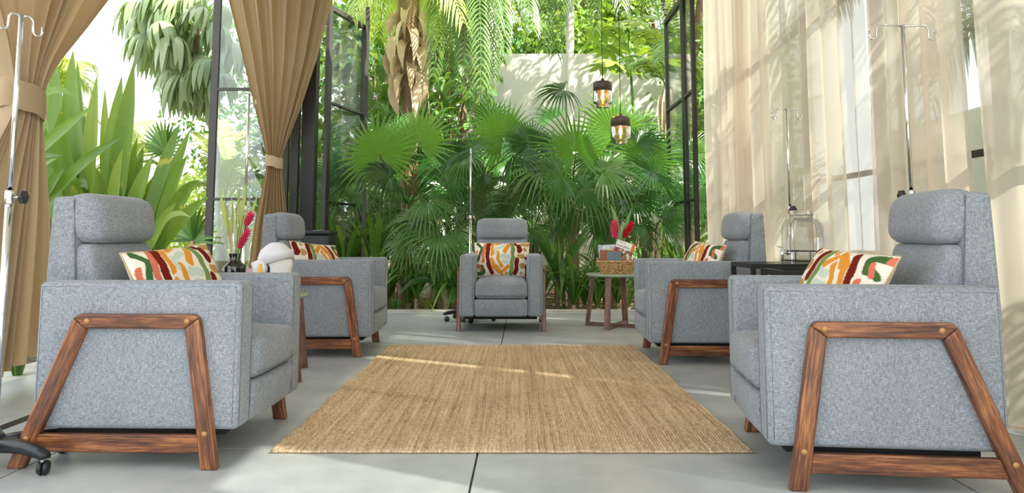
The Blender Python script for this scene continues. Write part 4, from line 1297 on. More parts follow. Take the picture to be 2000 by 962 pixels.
def add_fan(root, base, crown, P, R, ang, droop, face=None, r=random, mat='fan_leaf', seg=34, spread=300):
    th = math.radians(ang)
    n = face if face is not None else (Vector((r.uniform(-0.4, 0.4), -0.95, r.uniform(0.0, 0.35))) if droop < 0.35 else Vector((r.uniform(-0.5, 0.5), -0.7, r.uniform(0.25, 0.95))))
    if droop > 0.35: spread = r.choice((190, 220, 250, 270)); seg = 28
    n = n.normalized()
    a = Vector((math.cos(th), r.uniform(-0.2, 0.25), math.sin(th)))
    V, Fc = fan_blade(P, a, n, R, seg, spread, r.uniform(0.34, 0.5), droop, r)
    lf = link('leaf', mesh_of('leaf', rel(V, base), Fc, mat, False), root)
    V, Fc = petiole(crown, P, 0.011, 0.006)
    link('petiole', mesh_of('petiole', rel(V, base), Fc, 'strap_leaf'), lf)
    return lf

def trunk(root, base, pts, rs, mat='trunk_bark', n=12, rings=0):
    b = MB()
    P = []; RR = []
    m = max(2, rings)
    for i in range(len(pts) - 1):
        for k in range(m):
            t = k / m
            P.append(pts[i] + (pts[i + 1] - pts[i]) * t); q = rs[i] + (rs[i + 1] - rs[i]) * t
            RR.append(q * (1.07 if (k % 2 and rings) else 1.0))
    P.append(pts[-1]); RR.append(rs[-1])
    b.tube(P, RR, n)
    return link('trunk', mesh_of('trunk', rel(b.v, base), b.f, mat), root)

def fan_palm(label, px, d, crown_h, leaves, fill, seed, zb=-0.12, tr=0.06, fill_R=(0.40, 0.62), fill_h=(0.0, 0.55), lean=0.0):
    """leaves: (hub px, hub py, depth offset, radius in px, direction in degrees, droop)"""
    r = random.Random(seed)
    x = (px - 1000) / F_PX * d
    base = Vector((x, d, zb))
    root = thing('fan_palm', label, 'palm', base, 0, 'fan palms in the garden bed')
    crown = Vector((x + lean, d, crown_h))
    trunk(root, base, [base - UP * 0.1, (base + crown) / 2 + Vector((0.02, 0, 0)), crown], [tr * 1.15, tr, tr * 1.1], rings=7)
    # fibrous sheaths round the trunk head
    for k in range(7):
        a = k * 2.4; dv = Vector((math.cos(a), math.sin(a), 0))
        z = crown_h - 0.06 * k
        link('sheath', mesh_of('sheath', rel(MB().tube([Vector((crown.x, crown.y, z - 0.12)) + dv * tr, Vector((crown.x, crown.y, z)) + dv * tr * 1.35, Vector((crown.x, crown.y, z + 0.14)) + dv * tr * 2.2], [tr * .5, tr * .42, 0.006], 6).v, base),
                              MB().tube([Vector((0, 0, 0)), Vector((0, 0, 1)), Vector((0, 0, 2))], 1, 6).f, 'trunk_bark'), root)
    for (hx, hy, dd, Rp, ang, dr) in leaves:
        dd = dd - 0.35
        P = at(hx, hy, d + dd)
        add_fan(root, base, crown, P, Rp / F_PX * (d + dd) * 1.15, ang, dr, None, r, 'bright_fan_leaf' if dr < 0.3 else 'fan_leaf')
    for k in range(fill):
        az = k * 2.4 + r.uniform(-0.4, 0.4)
        el = r.uniform(-0.35, 0.9)
        L = r.uniform(0.45, 0.95)
        dv = Vector((math.cos(az) * math.cos(el), math.sin(az) * math.cos(el), math.sin(el)))
        P = crown + dv * L + UP * r.uniform(*fill_h)
        n = (UP * r.uniform(0.3, 1.2) + Vector((r.uniform(-.8, .8), -0.7, 0)) - dv * 0.35).normalized()
        V, Fc = fan_blade(P, dv, n, r.uniform(*fill_R), 30, r.choice((190, 230, 270)), r.uniform(0.33, 0.48), r.uniform(0.3, 0.8), r)
        lf = link('leaf', mesh_of('leaf', rel(V, base), Fc, 'fan_leaf', False), root)
        V, Fc = petiole(crown, P, 0.010, 0.005)
        link('petiole', mesh_of('petiole', rel(V, base), Fc, 'strap_leaf'), lf)
    return root

# the front row of fan palms, leaf by leaf where the photograph shows them
fan_palm('fan palm with a bright upright fan, next to the folded glass doors', 795, 9.1, 1.15,
         [(818, 283, 0.0, 92, 98, 0.10), (742, 305, -0.1, 92, 108, 0.22), (868, 335, -0.2, 85, 20, 0.9), (760, 345, -0.3, 80, 190, 0.9), (835, 392, -0.4, 84, -30, 1.0), (790, 330, 0.3, 80, 120, 0.4),
          (890, 300, 0.2, 70, 60, 0.5), (700, 350, 0.2, 85, 150, 0.5)], 3, 21)
fan_palm('fan palm with pale drooping leaves, directly above the centre armchair', 938, 9.3, 1.45,
         [(982, 268, -0.2, 80, 106, 0.15), (1003, 302, -0.4, 96, -12, 0.85), (925, 298, -0.1, 74, 165, 0.9), (950, 335, -0.3, 76, 200, 0.8), (1030, 350, -0.2, 72, -40, 0.7), (905, 352, -0.2, 74, 150, 1.0), (960, 240, 0.3, 66, 90, 0.3)], 3, 22, tr=0.055)
fan_palm('fan palm with one large dark upright fan below the hanging lamps', 1118, 9.0, 1.25,
         [(1124, 300, -0.1, 104, 96, 0.08), (1062, 335, -0.2, 86, 172, 0.8), (1178, 335, -0.2, 88, 8, 0.85), (1050, 368, -0.3, 70, 200, 0.8), (1140, 372, -0.3, 80, -30, 0.9), (1095, 345, -0.4, 72, 210, 0.6), (1085, 290, 0.2, 80, 130, 0.4)], 3, 23)
fan_palm('fan palm with spiky upright fans behind the lower hanging lamp', 1190, 9.7, 1.4,
         [(1200, 262, 0.0, 92, 84, 0.08), (1262, 318, -0.2, 90, 62, 0.25), (1292, 378, -0.1, 76, 10, 0.7), (1240, 392, -0.3, 74, -20, 0.8), (1170, 300, 0.2, 76, 130, 0.4), (1300, 300, 0.2, 80, 40, 0.5)], 3, 24)
fan_palm('low dark fan palm beside the centre armchair, leaves hanging', 868, 8.85, 0.75,
         [(882, 446, -0.1, 78, -20, 0.9), (938, 428, 0.0, 74, -70, 1.1), (826, 432, -0.1, 78, 200, 0.9), (842, 484, -0.25, 58, -60, 0.8), (905, 398, 0.1, 72, 60, 0.6), (800, 470, 0.0, 64, 190, 1.0)], 3, 25)
fan_palm('low fan palm between the centre armchair and the basket table', 1040, 9.2, 0.8,
         [(1010, 400, 0.0, 72, 120, 0.7), (1062, 400, -0.1, 74, 60, 0.7), (1090, 428, -0.2, 66, 0, 0.9), (985, 420, 0.1, 68, 190, 0.9), (1040, 450, 0.0, 64, -80, 1.0)], 3, 26)
fan_palm('fan palm rising behind the basket table next to the glass leaf', 1268, 9.1, 0.85,
         [(1225, 388, 0.0, 74, 140, 0.7), (1292, 432, 0.0, 70, 10, 0.8), (1185, 428, 0.1, 66, 190, 0.8), (1250, 440, -0.2, 60, -70, 1.0), (1275, 360, 0.1, 76, 80, 0.5)], 3, 27)
fan_palm('fan palm seen through the open bifold door glass', 672, 9.9, 1.0,
         [(655, 335, 0.0, 84, 110, 0.5), (690, 385, 0.0, 80, 30, 0.8), (640, 405, -0.1, 78, 180, 0.9), (600, 350, 0.2, 84, 140, 0.6), (665, 440, -0.2, 70, -60, 1.0)], 4, 28)
# a second row, closing the view behind the first
rr = random.Random(77)
back_words = ['the vine-covered palm trunk', 'the bright upright fan', 'the slim chrome stand', 'the pale drooping leaves', 'the pale slender trunk', 'the higher hanging lamp', 'the papaya stem', 'the glass leaf by the curtains', 'the folded doors', 'the steel corner post']
for k, px in enumerate([770, 850, 925, 1000, 1090, 1165, 1240, 1325, 690, 610]):
    d = rr.uniform(10.6, 11.5)
    fan_palm('fan palm of the rear row behind ' + back_words[k], px, d, rr.uniform(0.9, 1.25), [], 11, 100 + k, fill_R=(0.42, 0.62), fill_h=(-0.35, 0.45))

def feather(root, base, B, C, T, leaflet, pairs=36, mat='feather_leaf', droop=0.5, width=0.028, r=random, ang=0.75, name='frond', rach=0.012, start=0.12):
    """pinnate frond: curved rachis with a row of leaflets on each side"""
    b = MB(); n = 12
    pts = [B * (1 - t) ** 2 + C * (2 * t * (1 - t)) + T * t * t for t in [i / n for i in range(n + 1)]]
    b.tube(pts, [rach * (1 - 0.8 * i / n) for i in range(n + 1)], 5, cap=False)
    for k in range(pairs):
        t = start + (1 - start) * (k + 0.5) / pairs
        p = B * (1 - t) ** 2 + C * (2 * t * (1 - t)) + T * t * t
        tg = ((C - B) * (1 - t) + (T - C) * t).normalized()
        sd = tg.cross(UP)
        if sd.length < 0.2: sd = tg.cross(Vector((0, 1, 0.2)))
        sd.normalize(); up = sd.cross(tg)
        ll = leaflet * (0.35 + 0.65 * math.sin(math.pi * min(1, 0.12 + 0.86 * t))) * r.uniform(0.88, 1.1)
        for s in (-1, 1):
            d = (sd * s * ang + tg * (1.05 - ang * 0.5) + up * r.uniform(0.0, 0.3)).normalized()
            V = []; Fc = []
            cr = d.cross(up).normalized()
            for q, (tt, ww) in enumerate(((0, 0.35), (0.3, 1.0), (0.65, 0.8), (1.0, 0.02))):
                c = p + d * (ll * tt * (1 - 0.2 * droop * tt)) - UP * (droop * ll * tt * tt * 0.8)
                V += [c - cr * width * 0.5 * ww, c + cr * width * 0.5 * ww]
                if q: Fc.append((q * 2 - 2, q * 2 - 1, q * 2 + 1, q * 2))
            b.add(V, Fc)
    return link(name, mesh_of(name, rel(b.v, base), b.f, mat, False), root)

# ------------------------------------------------------------------ coconut palm with dry husks
def husk_palm():
    r = random.Random(31)
    d = 10.0
    base = Vector(((800 - 1000) / F_PX * d, d, -0.12))
    root = thing('husk_palm', 'palm whose trunk head is wrapped in dry papery husks', 'palm', base)
    top = at(798, -20, d); neck = at(800, 200, d)
    trunk(root, base, [base - UP * .1, neck, top], [0.13, 0.105, 0.15], rings=16)
    for k in range(34):
        t = k / 33
        P = at(798 + r.uniform(-6, 6), 30 + 165 * t, d)
        a = k * 2.39996
        dv = Vector((math.cos(a), math.sin(a), 0))
        rad = 0.13 + 0.09 * math.sin(math.pi * min(1, t * 0.8 + 0.2))
        B = P + UP * 0.16 + dv * 0.08
        C = P + dv * (rad * 1.5) + UP * 0.06
        T = P + dv * (rad * r.uniform(0.9, 1.35)) - UP * r.uniform(0.18, 0.42)
        link('husk', rel_mesh(strap_mesh('husk', B, C, T, r.uniform(0.09, 0.2), 'dry_husk', up=dv, n=9, fold=r.uniform(0.2, 0.9), w0=r.uniform(0.5, 1.0), peak=r.uniform(0.2, 0.5), twist=r.uniform(-1.8, 1.8)), base), root)
    # living fronds out of the head
    for k, (tx, ty, dd, cx, cy) in enumerate([(690, 40, -0.8, 740, -120), (905, 45, -0.6, 850, -130), (640, -60, 0.6, 720, -190), (960, -40, 0.8, 880, -190), (800, -60, -1.6, 800, -190), (740, 70, 0.9, 760, -110), (860, 80, 1.0, 840, -110), (1010, 30, -0.3, 920, -170), (610, 60, -0.2, 680, -150), (760, -300, 0.3, 770, -200), (840, -300, 0.2, 830, -200)]):
        feather(root, base, top, at(cx, cy, d + dd * 0.5), at(tx, ty, d + dd), 0.55, 34, 'pale_feather_leaf', 0.9, 0.03, r, rach=0.022)
    return root
def rel_mesh(me, base):
    me.transform(Matrix.Translation(-base)); return me
husk_palm()

# ------------------------------------------------------------------ feather palms with hanging fronds
def feather_palm(label, px, d, top_py, fronds, seed, tr=0.05, mat='feather_leaf', tmat='trunk_bark', leaflet=0.34, pairs=38, droop=0.7, width=0.024, start=0.12):
    r = random.Random(seed)
    base = Vector(((px - 1000) / F_PX * d, d, -0.12))
    root = thing('feather_palm', label, 'palm', base, 0, 'feather-leaved palms in the garden')
    top = at(px, top_py, d)
    trunk(root, base, [base - UP * .1, (base + top) / 2, top], [tr * 1.2, tr, tr * 0.9], tmat, rings=14)
    for (cx, cy, tx, ty, dd) in fronds:
        feather(root, base, top, at(cx, cy, d + dd * 0.6), at(tx, ty, d + dd), leaflet * r.uniform(.85, 1.15), pairs, mat, droop, width, r, start=start)
    return root
feather_palm('feather palm with long dark fronds hanging in front of the white wall', 905, 11.4, -60,
             [(945, -150, 938, 205, -2.6), (925, -130, 900, 170, -2.2), (985, -160, 985, 120, -2.4), (870, -140, 846, 150, -2.0), (960, -120, 962, 150, -1.6), (1020, -150, 1040, 60, -2.2), (900, -100, 880, 130, -1.2), (1000, -60, 1060, 50, -1.0), (850, -60, 800, 90, 0.6), (930, -100, 915, 190, -1.9), (950, -110, 955, 195, -2.1)],
             41, mat='feather_leaf', leaflet=0.36, pairs=44, droop=0.9)
feather_palm('slender pale grey trunked palm standing before the white wall', 1113, 11.6, -140,
             [(1080, -180, 1062, 95, -0.8), (1090, -220, 1040, 30, -1.0), (1150, -220, 1165, 60, -0.6), (1190, -220, 1215, 25, -1.0), (1130, -240, 1120, 10, -1.8), (1060, -200, 1010, 50, 0.5), (1100, -170, 1085, 105, -0.5), (1170, -240, 1250, 10, 0.6), (1040, -260, 960, -40, 0.8)],
             42, tr=0.064, tmat='pale_bark', leaflet=0.42, droop=1.0)
feather_palm('palm with brown boot sheaths at the end of the white wall', 1303, 10.9, 175,
             [(1300, 40, 1235, 60, -0.5), (1330, 20, 1400, 60, -0.3), (1290, -20, 1260, -40, 0.4), (1310, 10, 1290, 120, -1.2), (1320, -40, 1345, -60, 0.2), (1270, 90, 1225, 130, -0.4), (1330, 90, 1372, 140, 0.2)], 43, tr=0.075, leaflet=0.4, droop=0.6)
o = bpy.data.objects['feather_palm.002'] if 'feather_palm.002' in bpy.data.objects else root
for k, (bx, tx, ty) in enumerate([(1296, 1288, 185), (1306, 1312, 195), (1300, 1300, 170)]):
    P0, P1 = at(bx, 275, 10.8), at(tx, ty, 10.75)
    me = strap_mesh('sheath', P0, (P0 + P1) / 2 + Vector((0.0, -0.06, 0)), P1, 0.15, 'dry_husk', n=7, fold=0.7, w0=0.8, peak=0.5)
    link('sheath', rel_mesh(me, o.location), o)

feather_palm('tall palm behind the glass leaf, fronds arching over the white wall', 1338, 11.7, -70,
             [(1280, -190, 1215, -20, -0.3), (1240, -220, 1140, -40, -0.2), (1300, -200, 1262, 20, -0.6), (1200, -240, 1080, -60, -0.4), (1380, -200, 1440, -10, 0.0), (1260, -260, 1160, -130, -0.1), (1320, -260, 1300, -60, -1.0), (1230, -170, 1150, 30, 0.4), (1330, -220, 1340, -20, 0.6)], 44, tr=0.07, leaflet=0.5, droop=0.8, pairs=32, width=0.032)

# ------------------------------------------------------------------ broad-leaved climbers and shrubs
def broad_mesh(name, L, W, mat='broad_leaf', n=7):
    V = []; Fc = []
    for q in range(n + 1):
        t = q / n
        w = W / 2 * (math.sin(math.pi * min(1.0, t ** 0.75)) ** 0.8 if 0 < t < 1 else 0.01)
        z = -0.25 * L * t * t
        V += [(-w, t * L, z + w * 0.25), (0, t * L, z), (w, t * L, z + w * 0.25)]
    for q in range(n):
        for e in (0, 1): Fc.append((q * 3 + e, q * 3 + e + 1, q * 3 + e + 4, q * 3 + e + 3))
    return mesh_of(name, V, Fc, mat)
BROAD = [broad_mesh('leaf', 0.24, 0.115), broad_mesh('leaf', 0.20, 0.10), broad_mesh('leaf', 0.28, 0.12)]
def leafy_shrub(label, px, d, box, n, seed, scale=1.0, name='broadleaf_shrub', group='broad-leaved shrubs beyond the doors', meshes=BROAD, stems=5):
    """box: pixel box the foliage fills"""
    r = random.Random(seed)
    base = Vector(((px - 1000) / F_PX * d, d, -0.12))
    root = thing(name, label, 'shrub', base, 0, group)
    x0, y0, x1, y1 = box
    for k in range(stems):
        t = at(x0 + (x1 - x0) * (k + 0.5) / stems, y0 + r.uniform(5, 40), d + r.uniform(-.3, .3))
        b = MB(); b.tube([base + Vector((r.uniform(-.1, .1), 0, -0.05)), (base + t) / 2 + Vector((r.uniform(-.2, .2), 0.1, 0)), t], [0.022, 0.016, 0.006], 6)
        link('stem', mesh_of('stem', rel(b.v, base), b.f, 'trunk_bark'), root)
    for k in range(n):
        p = at(r.uniform(x0, x1), r.uniform(y0, y1), d + r.uniform(-0.55, 0.5))
        o = link('leaf', r.choice(meshes), root)
        s = scale * r.uniform(0.75, 1.3)
        az = r.uniform(0, 2 * math.pi)
        m = Matrix.Translation(p - base) @ Matrix.Rotation(az, 4, 'Z') @ Matrix.Rotation(R_(r.uniform(-75, 10)), 4, 'X') @ Matrix.Rotation(R_(r.uniform(-35, 35)), 4, 'Y') @ Matrix.Diagonal((s, s, s, 1))
        o.matrix_local = m
    return root
leafy_shrub('broad-leaved shrub beside the folded doors, large pale oval leaves', 745, 10.9, (705, 95, 795, 250), 110, 51, 1.15)
leafy_shrub('broad-leaved climber around the dry-husk palm trunk, deep green', 860, 11.2, (820, 110, 960, 290), 170, 52, 1.0)
leafy_shrub('tall leafy shrub filling the top between door and husk palm', 740, 12.2, (690, -30, 800, 140), 150, 53, 1.0)
leafy_shrub('leafy shrub behind the hanging feather fronds', 880, 12.4, (830, -30, 975, 150), 170, 54, 0.95)
leafy_shrub('leafy shrub seen through the bifold door glass', 655, 11.6, (560, 60, 712, 320), 220, 55, 1.05)
leafy_shrub('low leafy shrub in shade behind the front palms, under the wall', 960, 12.3, (840, 270, 1100, 420), 150, 56, 1.0)

# compound umbrella leaves
def umbrella_mesh(name, k=9, L=0.26, W=0.07, mat='umbrella_leaf', hang=0.9, seed=0):
    r = random.Random(seed); b = MB()
    for i in range(k):
        a = 2 * math.pi * i / k + r.uniform(-.15, .15)
        d = Vector((math.cos(a), math.sin(a), 0)); s = Vector((-d.y, d.x, 0))
        V = []; Fc = []; n = 6
        l = L * r.uniform(0.85, 1.1)
        for q in range(n + 1):
            t = q / n; w = W / 2 * max(0.05, math.sin(math.pi * min(1, t * 0.95 + 0.04)) ** 0.7)
            c = d * (0.02 + l * (t - 0.45 * hang * t * t)) - UP * (hang * l * 0.85 * t * t)
            V += [c - s * w - UP * w * 0.3, c, c + s * w - UP * w * 0.3]
        for q in range(n):
            for e in (0, 1): Fc.append((q * 3 + e, q * 3 + e + 1, q * 3 + e + 4, q * 3 + e + 3))
        b.add(V, Fc)
    return b.mesh(name, mat)
UMB = [umbrella_mesh('leaf', 13, 0.30, 0.062, hang=1.25, seed=s) for s in range(3)]
PAPAYA = [umbrella_mesh('leaf', 9, 0.26, 0.085, 'tree_leaf', 0.35, s + 9) for s in range(2)]
def umbrella_tree(label, name, base, pts, leaves, seed, meshes, scale=(0.8, 1.2), tr=0.03, mat='pale_bark', tilt=25):
    r = random.Random(seed)
    root = thing(name, label, 'tree', base)
    trunk(root, base, pts, [tr * (1 - 0.5 * i / (len(pts) - 1)) for i in range(len(pts))], mat)
    for p in leaves:
        q = min(pts[1:], key=lambda v: (v - p).length)
        s = r.uniform(*scale)
        o = link('leaf', r.choice(meshes), root)
        o.matrix_local = Matrix.Translation(p - base) @ Matrix.Rotation(r.uniform(0, 6.3), 4, 'Z') @ Matrix.Rotation(R_(r.uniform(-tilt, tilt)), 4, 'X') @ Matrix.Diagonal((s, s, s, 1))
        V, Fc = petiole(q, p, 0.007, 0.004, 0.12)
        link('petiole', mesh_of('petiole', rel(V, base), Fc, 'strap_leaf'), root)
    return root
r_ = random.Random(61)
d = 7.6
base = Vector(((432 - 1000) / F_PX * 9.0, 9.0, -0.12))
umb_px = [(268, 20), (300, 12), (330, 28), (360, 50), (285, 75), (315, 62), (345, 85), (380, 70), (300, 105), (335, 120), (372, 112), (395, 95), (330, 150), (362, 160), (390, 145), (350, 190), (382, 185), (398, 30), (270, 55), (400, 170), (340, 5), (310, -15), (375, -5), (410, 120), (420, 60), (430, 150), (440, 20), (455, 100)]
umbrella_tree('umbrella tree with drooping finger leaves, hanging in front of the white sky', 'umbrella_tree', base,
              [base - UP * .1, at(425, 300, 9.0), at(395, 190, 8.9), at(368, 60, 8.8), at(362, -40, 8.7)],
              [at(a + r_.uniform(-8, 8), b + r_.uniform(-8, 8) - 12, 8.8 + r_.uniform(-0.7, 0.7)) for a, b in umb_px for _ in range(2)], 62, UMB, (0.95, 1.35), 0.035)
base = Vector(((1242 - 1000) / F_PX * 11.8, 11.8, -0.12))
umbrella_tree('papaya-like sapling with spread finger leaves at the wall top', 'papaya_tree', base,
              [base - UP * .1, at(1240, 260, 11.8), at(1232, 140, 11.8), at(1228, 60, 11.8)],
              [at(px, py, 11.8 + r_.uniform(-.5, .5)) for px, py in [(1190, 95), (1215, 80), (1250, 70), (1275, 95), (1180, 125), (1225, 110), (1260, 120), (1290, 60), (1205, 50), (1240, 40), (1282, 130), (1170, 60), (1265, 30), (1300, 95), (1200, 120), (1230, 130)]], 63, PAPAYA, (1.0, 1.6), 0.03, 'strap_leaf', 35)

# ------------------------------------------------------------------ strap-leaved plants
def strap_leaf_part(root, base, B, C, T, w, mat='strap_leaf', **kw):
    mid = (Vector(B) + Vector(T)) / 2
    up = kw.pop('up', Vector((0.15, -1, 0.35)))
    return link('leaf', rel_mesh(strap_mesh('leaf', B, C, T, w, mat, up=up, **kw), base), root)
def rosette(label, px, d, n, L, w, seed, spread=0.9, droop=0.5, mat='strap_leaf', stem=0.15, name='strap_plant', explicit=(), zb=-0.1, group='strap-leaved plants under the palms', cat='plant'):
    r = random.Random(seed)
    base = Vector(((px - 1000) / F_PX * d, d, zb))
    root = thing(name, label, cat, base, 0, group)
    b = MB(); b.tube([base - UP * .08, base + UP * stem], [0.03, 0.024], 8); link('stem', mesh_of('stem', rel(b.v, base), b.f, 'trunk_bark'), root)
    c0 = base + UP * stem
    for (tx, ty, dd, cx, cy, ww) in explicit:
        strap_leaf_part(root, base, c0, at(cx, cy, d + dd * .5), at(tx, ty, d + dd), ww, mat)
    for k in range(n):
        a = k * 2.39996 + r.uniform(-.3, .3); sp = spread * r.uniform(0.45, 1.1); l = L * r.uniform(0.7, 1.1)
        dv = Vector((math.cos(a), math.sin(a), 0))
        C = c0 + dv * (l * 0.35 * sp) + UP * (l * 0.75)
        T = c0 + dv * (l * 0.9 * sp) + UP * (l * (0.95 - droop * sp * r.uniform(0.7, 1.5)))
        up = (UP - dv * 0.4)
        strap_leaf_part(root, base, c0 + dv * 0.01, C, T, w * r.uniform(0.75, 1.15), mat, up=up, n=9)
    return root
rosette('strap-leaved plant with arching bright leaves beside the centre armchair, near the basket table', 1088, 8.55, 8, 0.75, 0.055, 71, 0.8, 0.6, stem=0.40,
        explicit=[(1012, 446, -0.1, 1040, 425, 0.07), (1040, 440, -0.2, 1062, 428, 0.065), (1160, 436, -0.1, 1120, 470, 0.06), (1152, 462, -0.2, 1128, 470, 0.075), (1078, 420, 0.1, 1096, 480, 0.06), (1096, 585, -0.25, 1102, 470, 0.075), (1150, 570, -0.1, 1135, 530, 0.05), (1050, 470, -0.1, 1070, 470, 0.05)])
rosette('drooping broad strap-leaved plant just left behind the centre armchair stand'.replace('left ', ''), 872, 8.42, 9, 0.62, 0.075, 72, 1.0, 0.9, stem=0.3,
        explicit=[(848, 560, -0.2, 838, 470, 0.09), (868, 548, -0.25, 880, 470, 0.10), (868, 600, -0.2, 862, 520, 0.075), (784, 555, -0.1, 820, 505, 0.06), (778, 578, -0.1, 815, 520, 0.07), (800, 520, -0.1, 815, 480, 0.05), (885, 600, -0.15, 888, 540, 0.06), (845, 590, -0.15, 850, 540, 0.055)])
rosette('thin grassy plant at the sill beside the armchair below the drape', 772, 8.35, 22, 0.34, 0.016, 73, 1.1, 0.8, stem=0.03)
rosette('strap-leaved plant with upright blades at the folded door post', 735, 8.9, 20, 1.25, 0.06, 74, 0.55, 0.25, stem=0.2)
rosette('strap-leaved plant with long blades behind the bifold door glass', 672, 9.0, 22, 1.2, 0.075, 75, 0.7, 0.35, stem=0.2)
rosette('slim-bladed plant between folded door post and low dark palm', 800, 8.8, 22, 0.8, 0.03, 76, 0.9, 0.6, stem=0.12)
rosette('slim-bladed plant behind the basket table legs', 1205, 8.7, 24, 0.7, 0.03, 77, 0.9, 0.6, stem=0.12)
rosette('narrow-leaved plant beside the glass leaf at the sheer curtain', 1335, 8.9, 26, 1.0, 0.03, 78, 0.8, 0.5, stem=0.2)
rosette('bushy narrow-leaved plant behind the centre armchair', 985, 8.6, 24, 0.7, 0.03, 79, 0.9, 0.6, stem=0.15)
rosette('yellowish low plant at the sill beside the drooping strap plant', 836, 8.5, 14, 0.3, 0.03, 80, 1.0, 0.6, 'pale_feather_leaf', 0.03)
rosette('dark slim-bladed plant at the foot of the fan palms, near the arching plant', 1140, 8.75, 22, 0.65, 0.035, 81, 0.9, 0.6, stem=0.1)
rosette('slim-bladed plant in shade behind the low dark palm', 925, 9.6, 24, 0.9, 0.04, 82, 0.9, 0.5, stem=0.1)
rosette('upright slim-bladed plant in shade behind the basket flowers', 1255, 9.7, 24, 1.0, 0.04, 83, 0.9, 0.5, stem=0.1)

low = [(745, 8.6, 'near the folded door post, dark'), (762, 9.3, 'deep behind the folded door post'), (815, 8.5, 'at the sill, short, between grass and drooping plant'), (850, 9.2, 'in shade under the low dark palm'), (900, 8.55, 'tight behind the centre armchair stand'),
       (945, 8.9, 'hidden behind the centre armchair back'), (1015, 8.75, 'showing past the centre armchair headrest'), (1058, 9.0, 'behind the arching plant'), (1120, 8.5, 'at the sill beside the basket table'), (1165, 8.6, 'directly behind the basket table'),
       (1180, 9.3, 'deep in shade behind the basket'), (1225, 8.55, 'at the sill past the basket table'), (1290, 8.7, 'near the glass leaf, low'), (1315, 9.4, 'deep behind the glass leaf'), (1100, 9.6, 'deep under the large dark fan'), (980, 9.7, 'deep behind the centre armchair'), (1240, 10.2, 'rearmost under the spiky fans'), (880, 10.2, 'rearmost under the pale drooping leaves'), (700, 9.2, 'behind the bifold glass, low')]
for k, (px, d, w) in enumerate(low):
    q = random.Random(500 + k)
    rosette('strap-leaved filler plant ' + w, px, d, q.choice((14, 18, 22)), q.uniform(0.55, 0.95), q.choice((0.03, 0.045, 0.06)), 510 + k, q.uniform(0.8, 1.1), q.uniform(0.5, 0.9), stem=q.uniform(0.05, 0.25))

# ------------------------------------------------------------------ the big strap-leaved lily of the open side
def big_lily():
    r = random.Random(91)
    d = 5.5
    base = Vector((-2.98, 5.45, -0.1))
    root = thing('giant_lily', 'huge clump of broad yellow-green strap leaves behind an armchair, open to the sky', 'plant', base)
    b = MB(); b.tube([base - UP * .08, base + UP * 0.35], [0.10, 0.08], 10); link('stem', mesh_of('stem', rel(b.v, base), b.f, 'trunk_bark'), root)
    c = [at(150, 470, 5.4), at(215, 480, 5.5), at(275, 500, 5.5), at(60, 430, 5.2)]
    L = [  # clump, tip px, tip py, depth offset, control px, py, width
        (0, 106, 102, 0.1, 118, 250, .12), (0, 143, 98, 0.0, 130, 260, .13), (0, 152, 120, 0.2, 150, 280, .12), (0, 190, 145, -0.1, 175, 300, .10), (1, 205, 172, 0.2, 205, 320, .07),
        (1, 238, 148, 0.0, 215, 320, .12), (1, 262, 120, -0.1, 235, 300, .12), (0, 92, 128, 0.2, 100, 280, .06), (1, 268, 268, 0.1, 250, 370, .09), (1, 280, 285, 0.2, 270, 380, .08),
        (2, 352, 240, 0.0, 315, 330, .085), (2, 372, 252, 0.1, 330, 350, .08), (2, 368, 300, -0.1, 325, 370, .08), (2, 392, 352, -0.2, 345, 370, .10), (2, 408, 384, -0.3, 350, 420, .085),
        (2, 352, 330, 0.2, 310, 400, .09), (1, 300, 300, 0.0, 262, 390, .11), (1, 240, 290, -0.3, 220, 380, .11), (0, 125, 200, -0.3, 105, 330, .13), (0, 90, 250, -0.2, 92, 350, .12),
        (0, 165, 225, 0.3, 165, 330, .11), (1, 190, 330, -0.4, 205, 400, .10), (2, 330, 345, 0.3, 300, 420, .09), (2, 345, 395, -0.4, 315, 440, .10), (1, 215, 250, 0.2, 212, 360, .09), (0, 70, 190, 0.3, 95, 300, .12)]
    for (k, tx, ty, dd, cx, cy, w) in L:
        strap_leaf_part(root, base, c[k] + Vector((r.uniform(-.08, .08), r.uniform(-.1, .1), -0.05)), at(cx, cy, d + dd * 0.5), at(tx, ty, d + dd), w * 1.1, 'lily_leaf', n=12, w0=0.6, peak=0.45, fold=0.35, twist=r.uniform(-0.3, 0.3), up=Vector((r.uniform(-.3, .3), -1, 0.1)))
    # arching and crossing leaves
    for (bx, by, bd, cx, cy, tx, ty, td, w) in [(52, 318, 4.9, 110, 262, 180, 208, 4.75, .075), (78, 420, 4.9, 140, 320, 238, 268, 4.75, .07), (50, 225, 5.2, 95, 150, 149, 190, 5.1, .06), (75, 330, 5.0, 90, 318, 112, 308, 4.9, .035),
                                               (80, 392, 4.9, 105, 350, 125, 330, 4.8, .07), (150, 420, 5.0, 150, 330, 172, 370, 4.9, .075), (300, 470, 5.3, 330, 398, 372, 424, 5.0, .045), (75, 310, 5.0, 90, 300, 122, 305, 4.9, .03)]:
        strap_leaf_part(root, base, at(bx, by, bd), at(cx, cy, (bd + td) / 2), at(tx, ty, td), w * 1.15, 'lily_leaf', n=12, w0=0.7, peak=0.4, fold=0.3)
    for k in range(22):
        kk = k % 3; p0 = c[kk] + Vector((r.uniform(-.12, .12), r.uniform(-.1, .3), -0.1))
        tx = 110 + 220 * r.random(); ty = r.uniform(290, 400)
        strap_leaf_part(root, base, p0, at(tx - 10, (ty + 480) / 2, d + 0.3), at(tx + (tx - 200) * .2, ty, d + r.uniform(0.1, 0.6)), r.uniform(.08, .12), 'lily_leaf', n=9, w0=0.6)
big_lily()
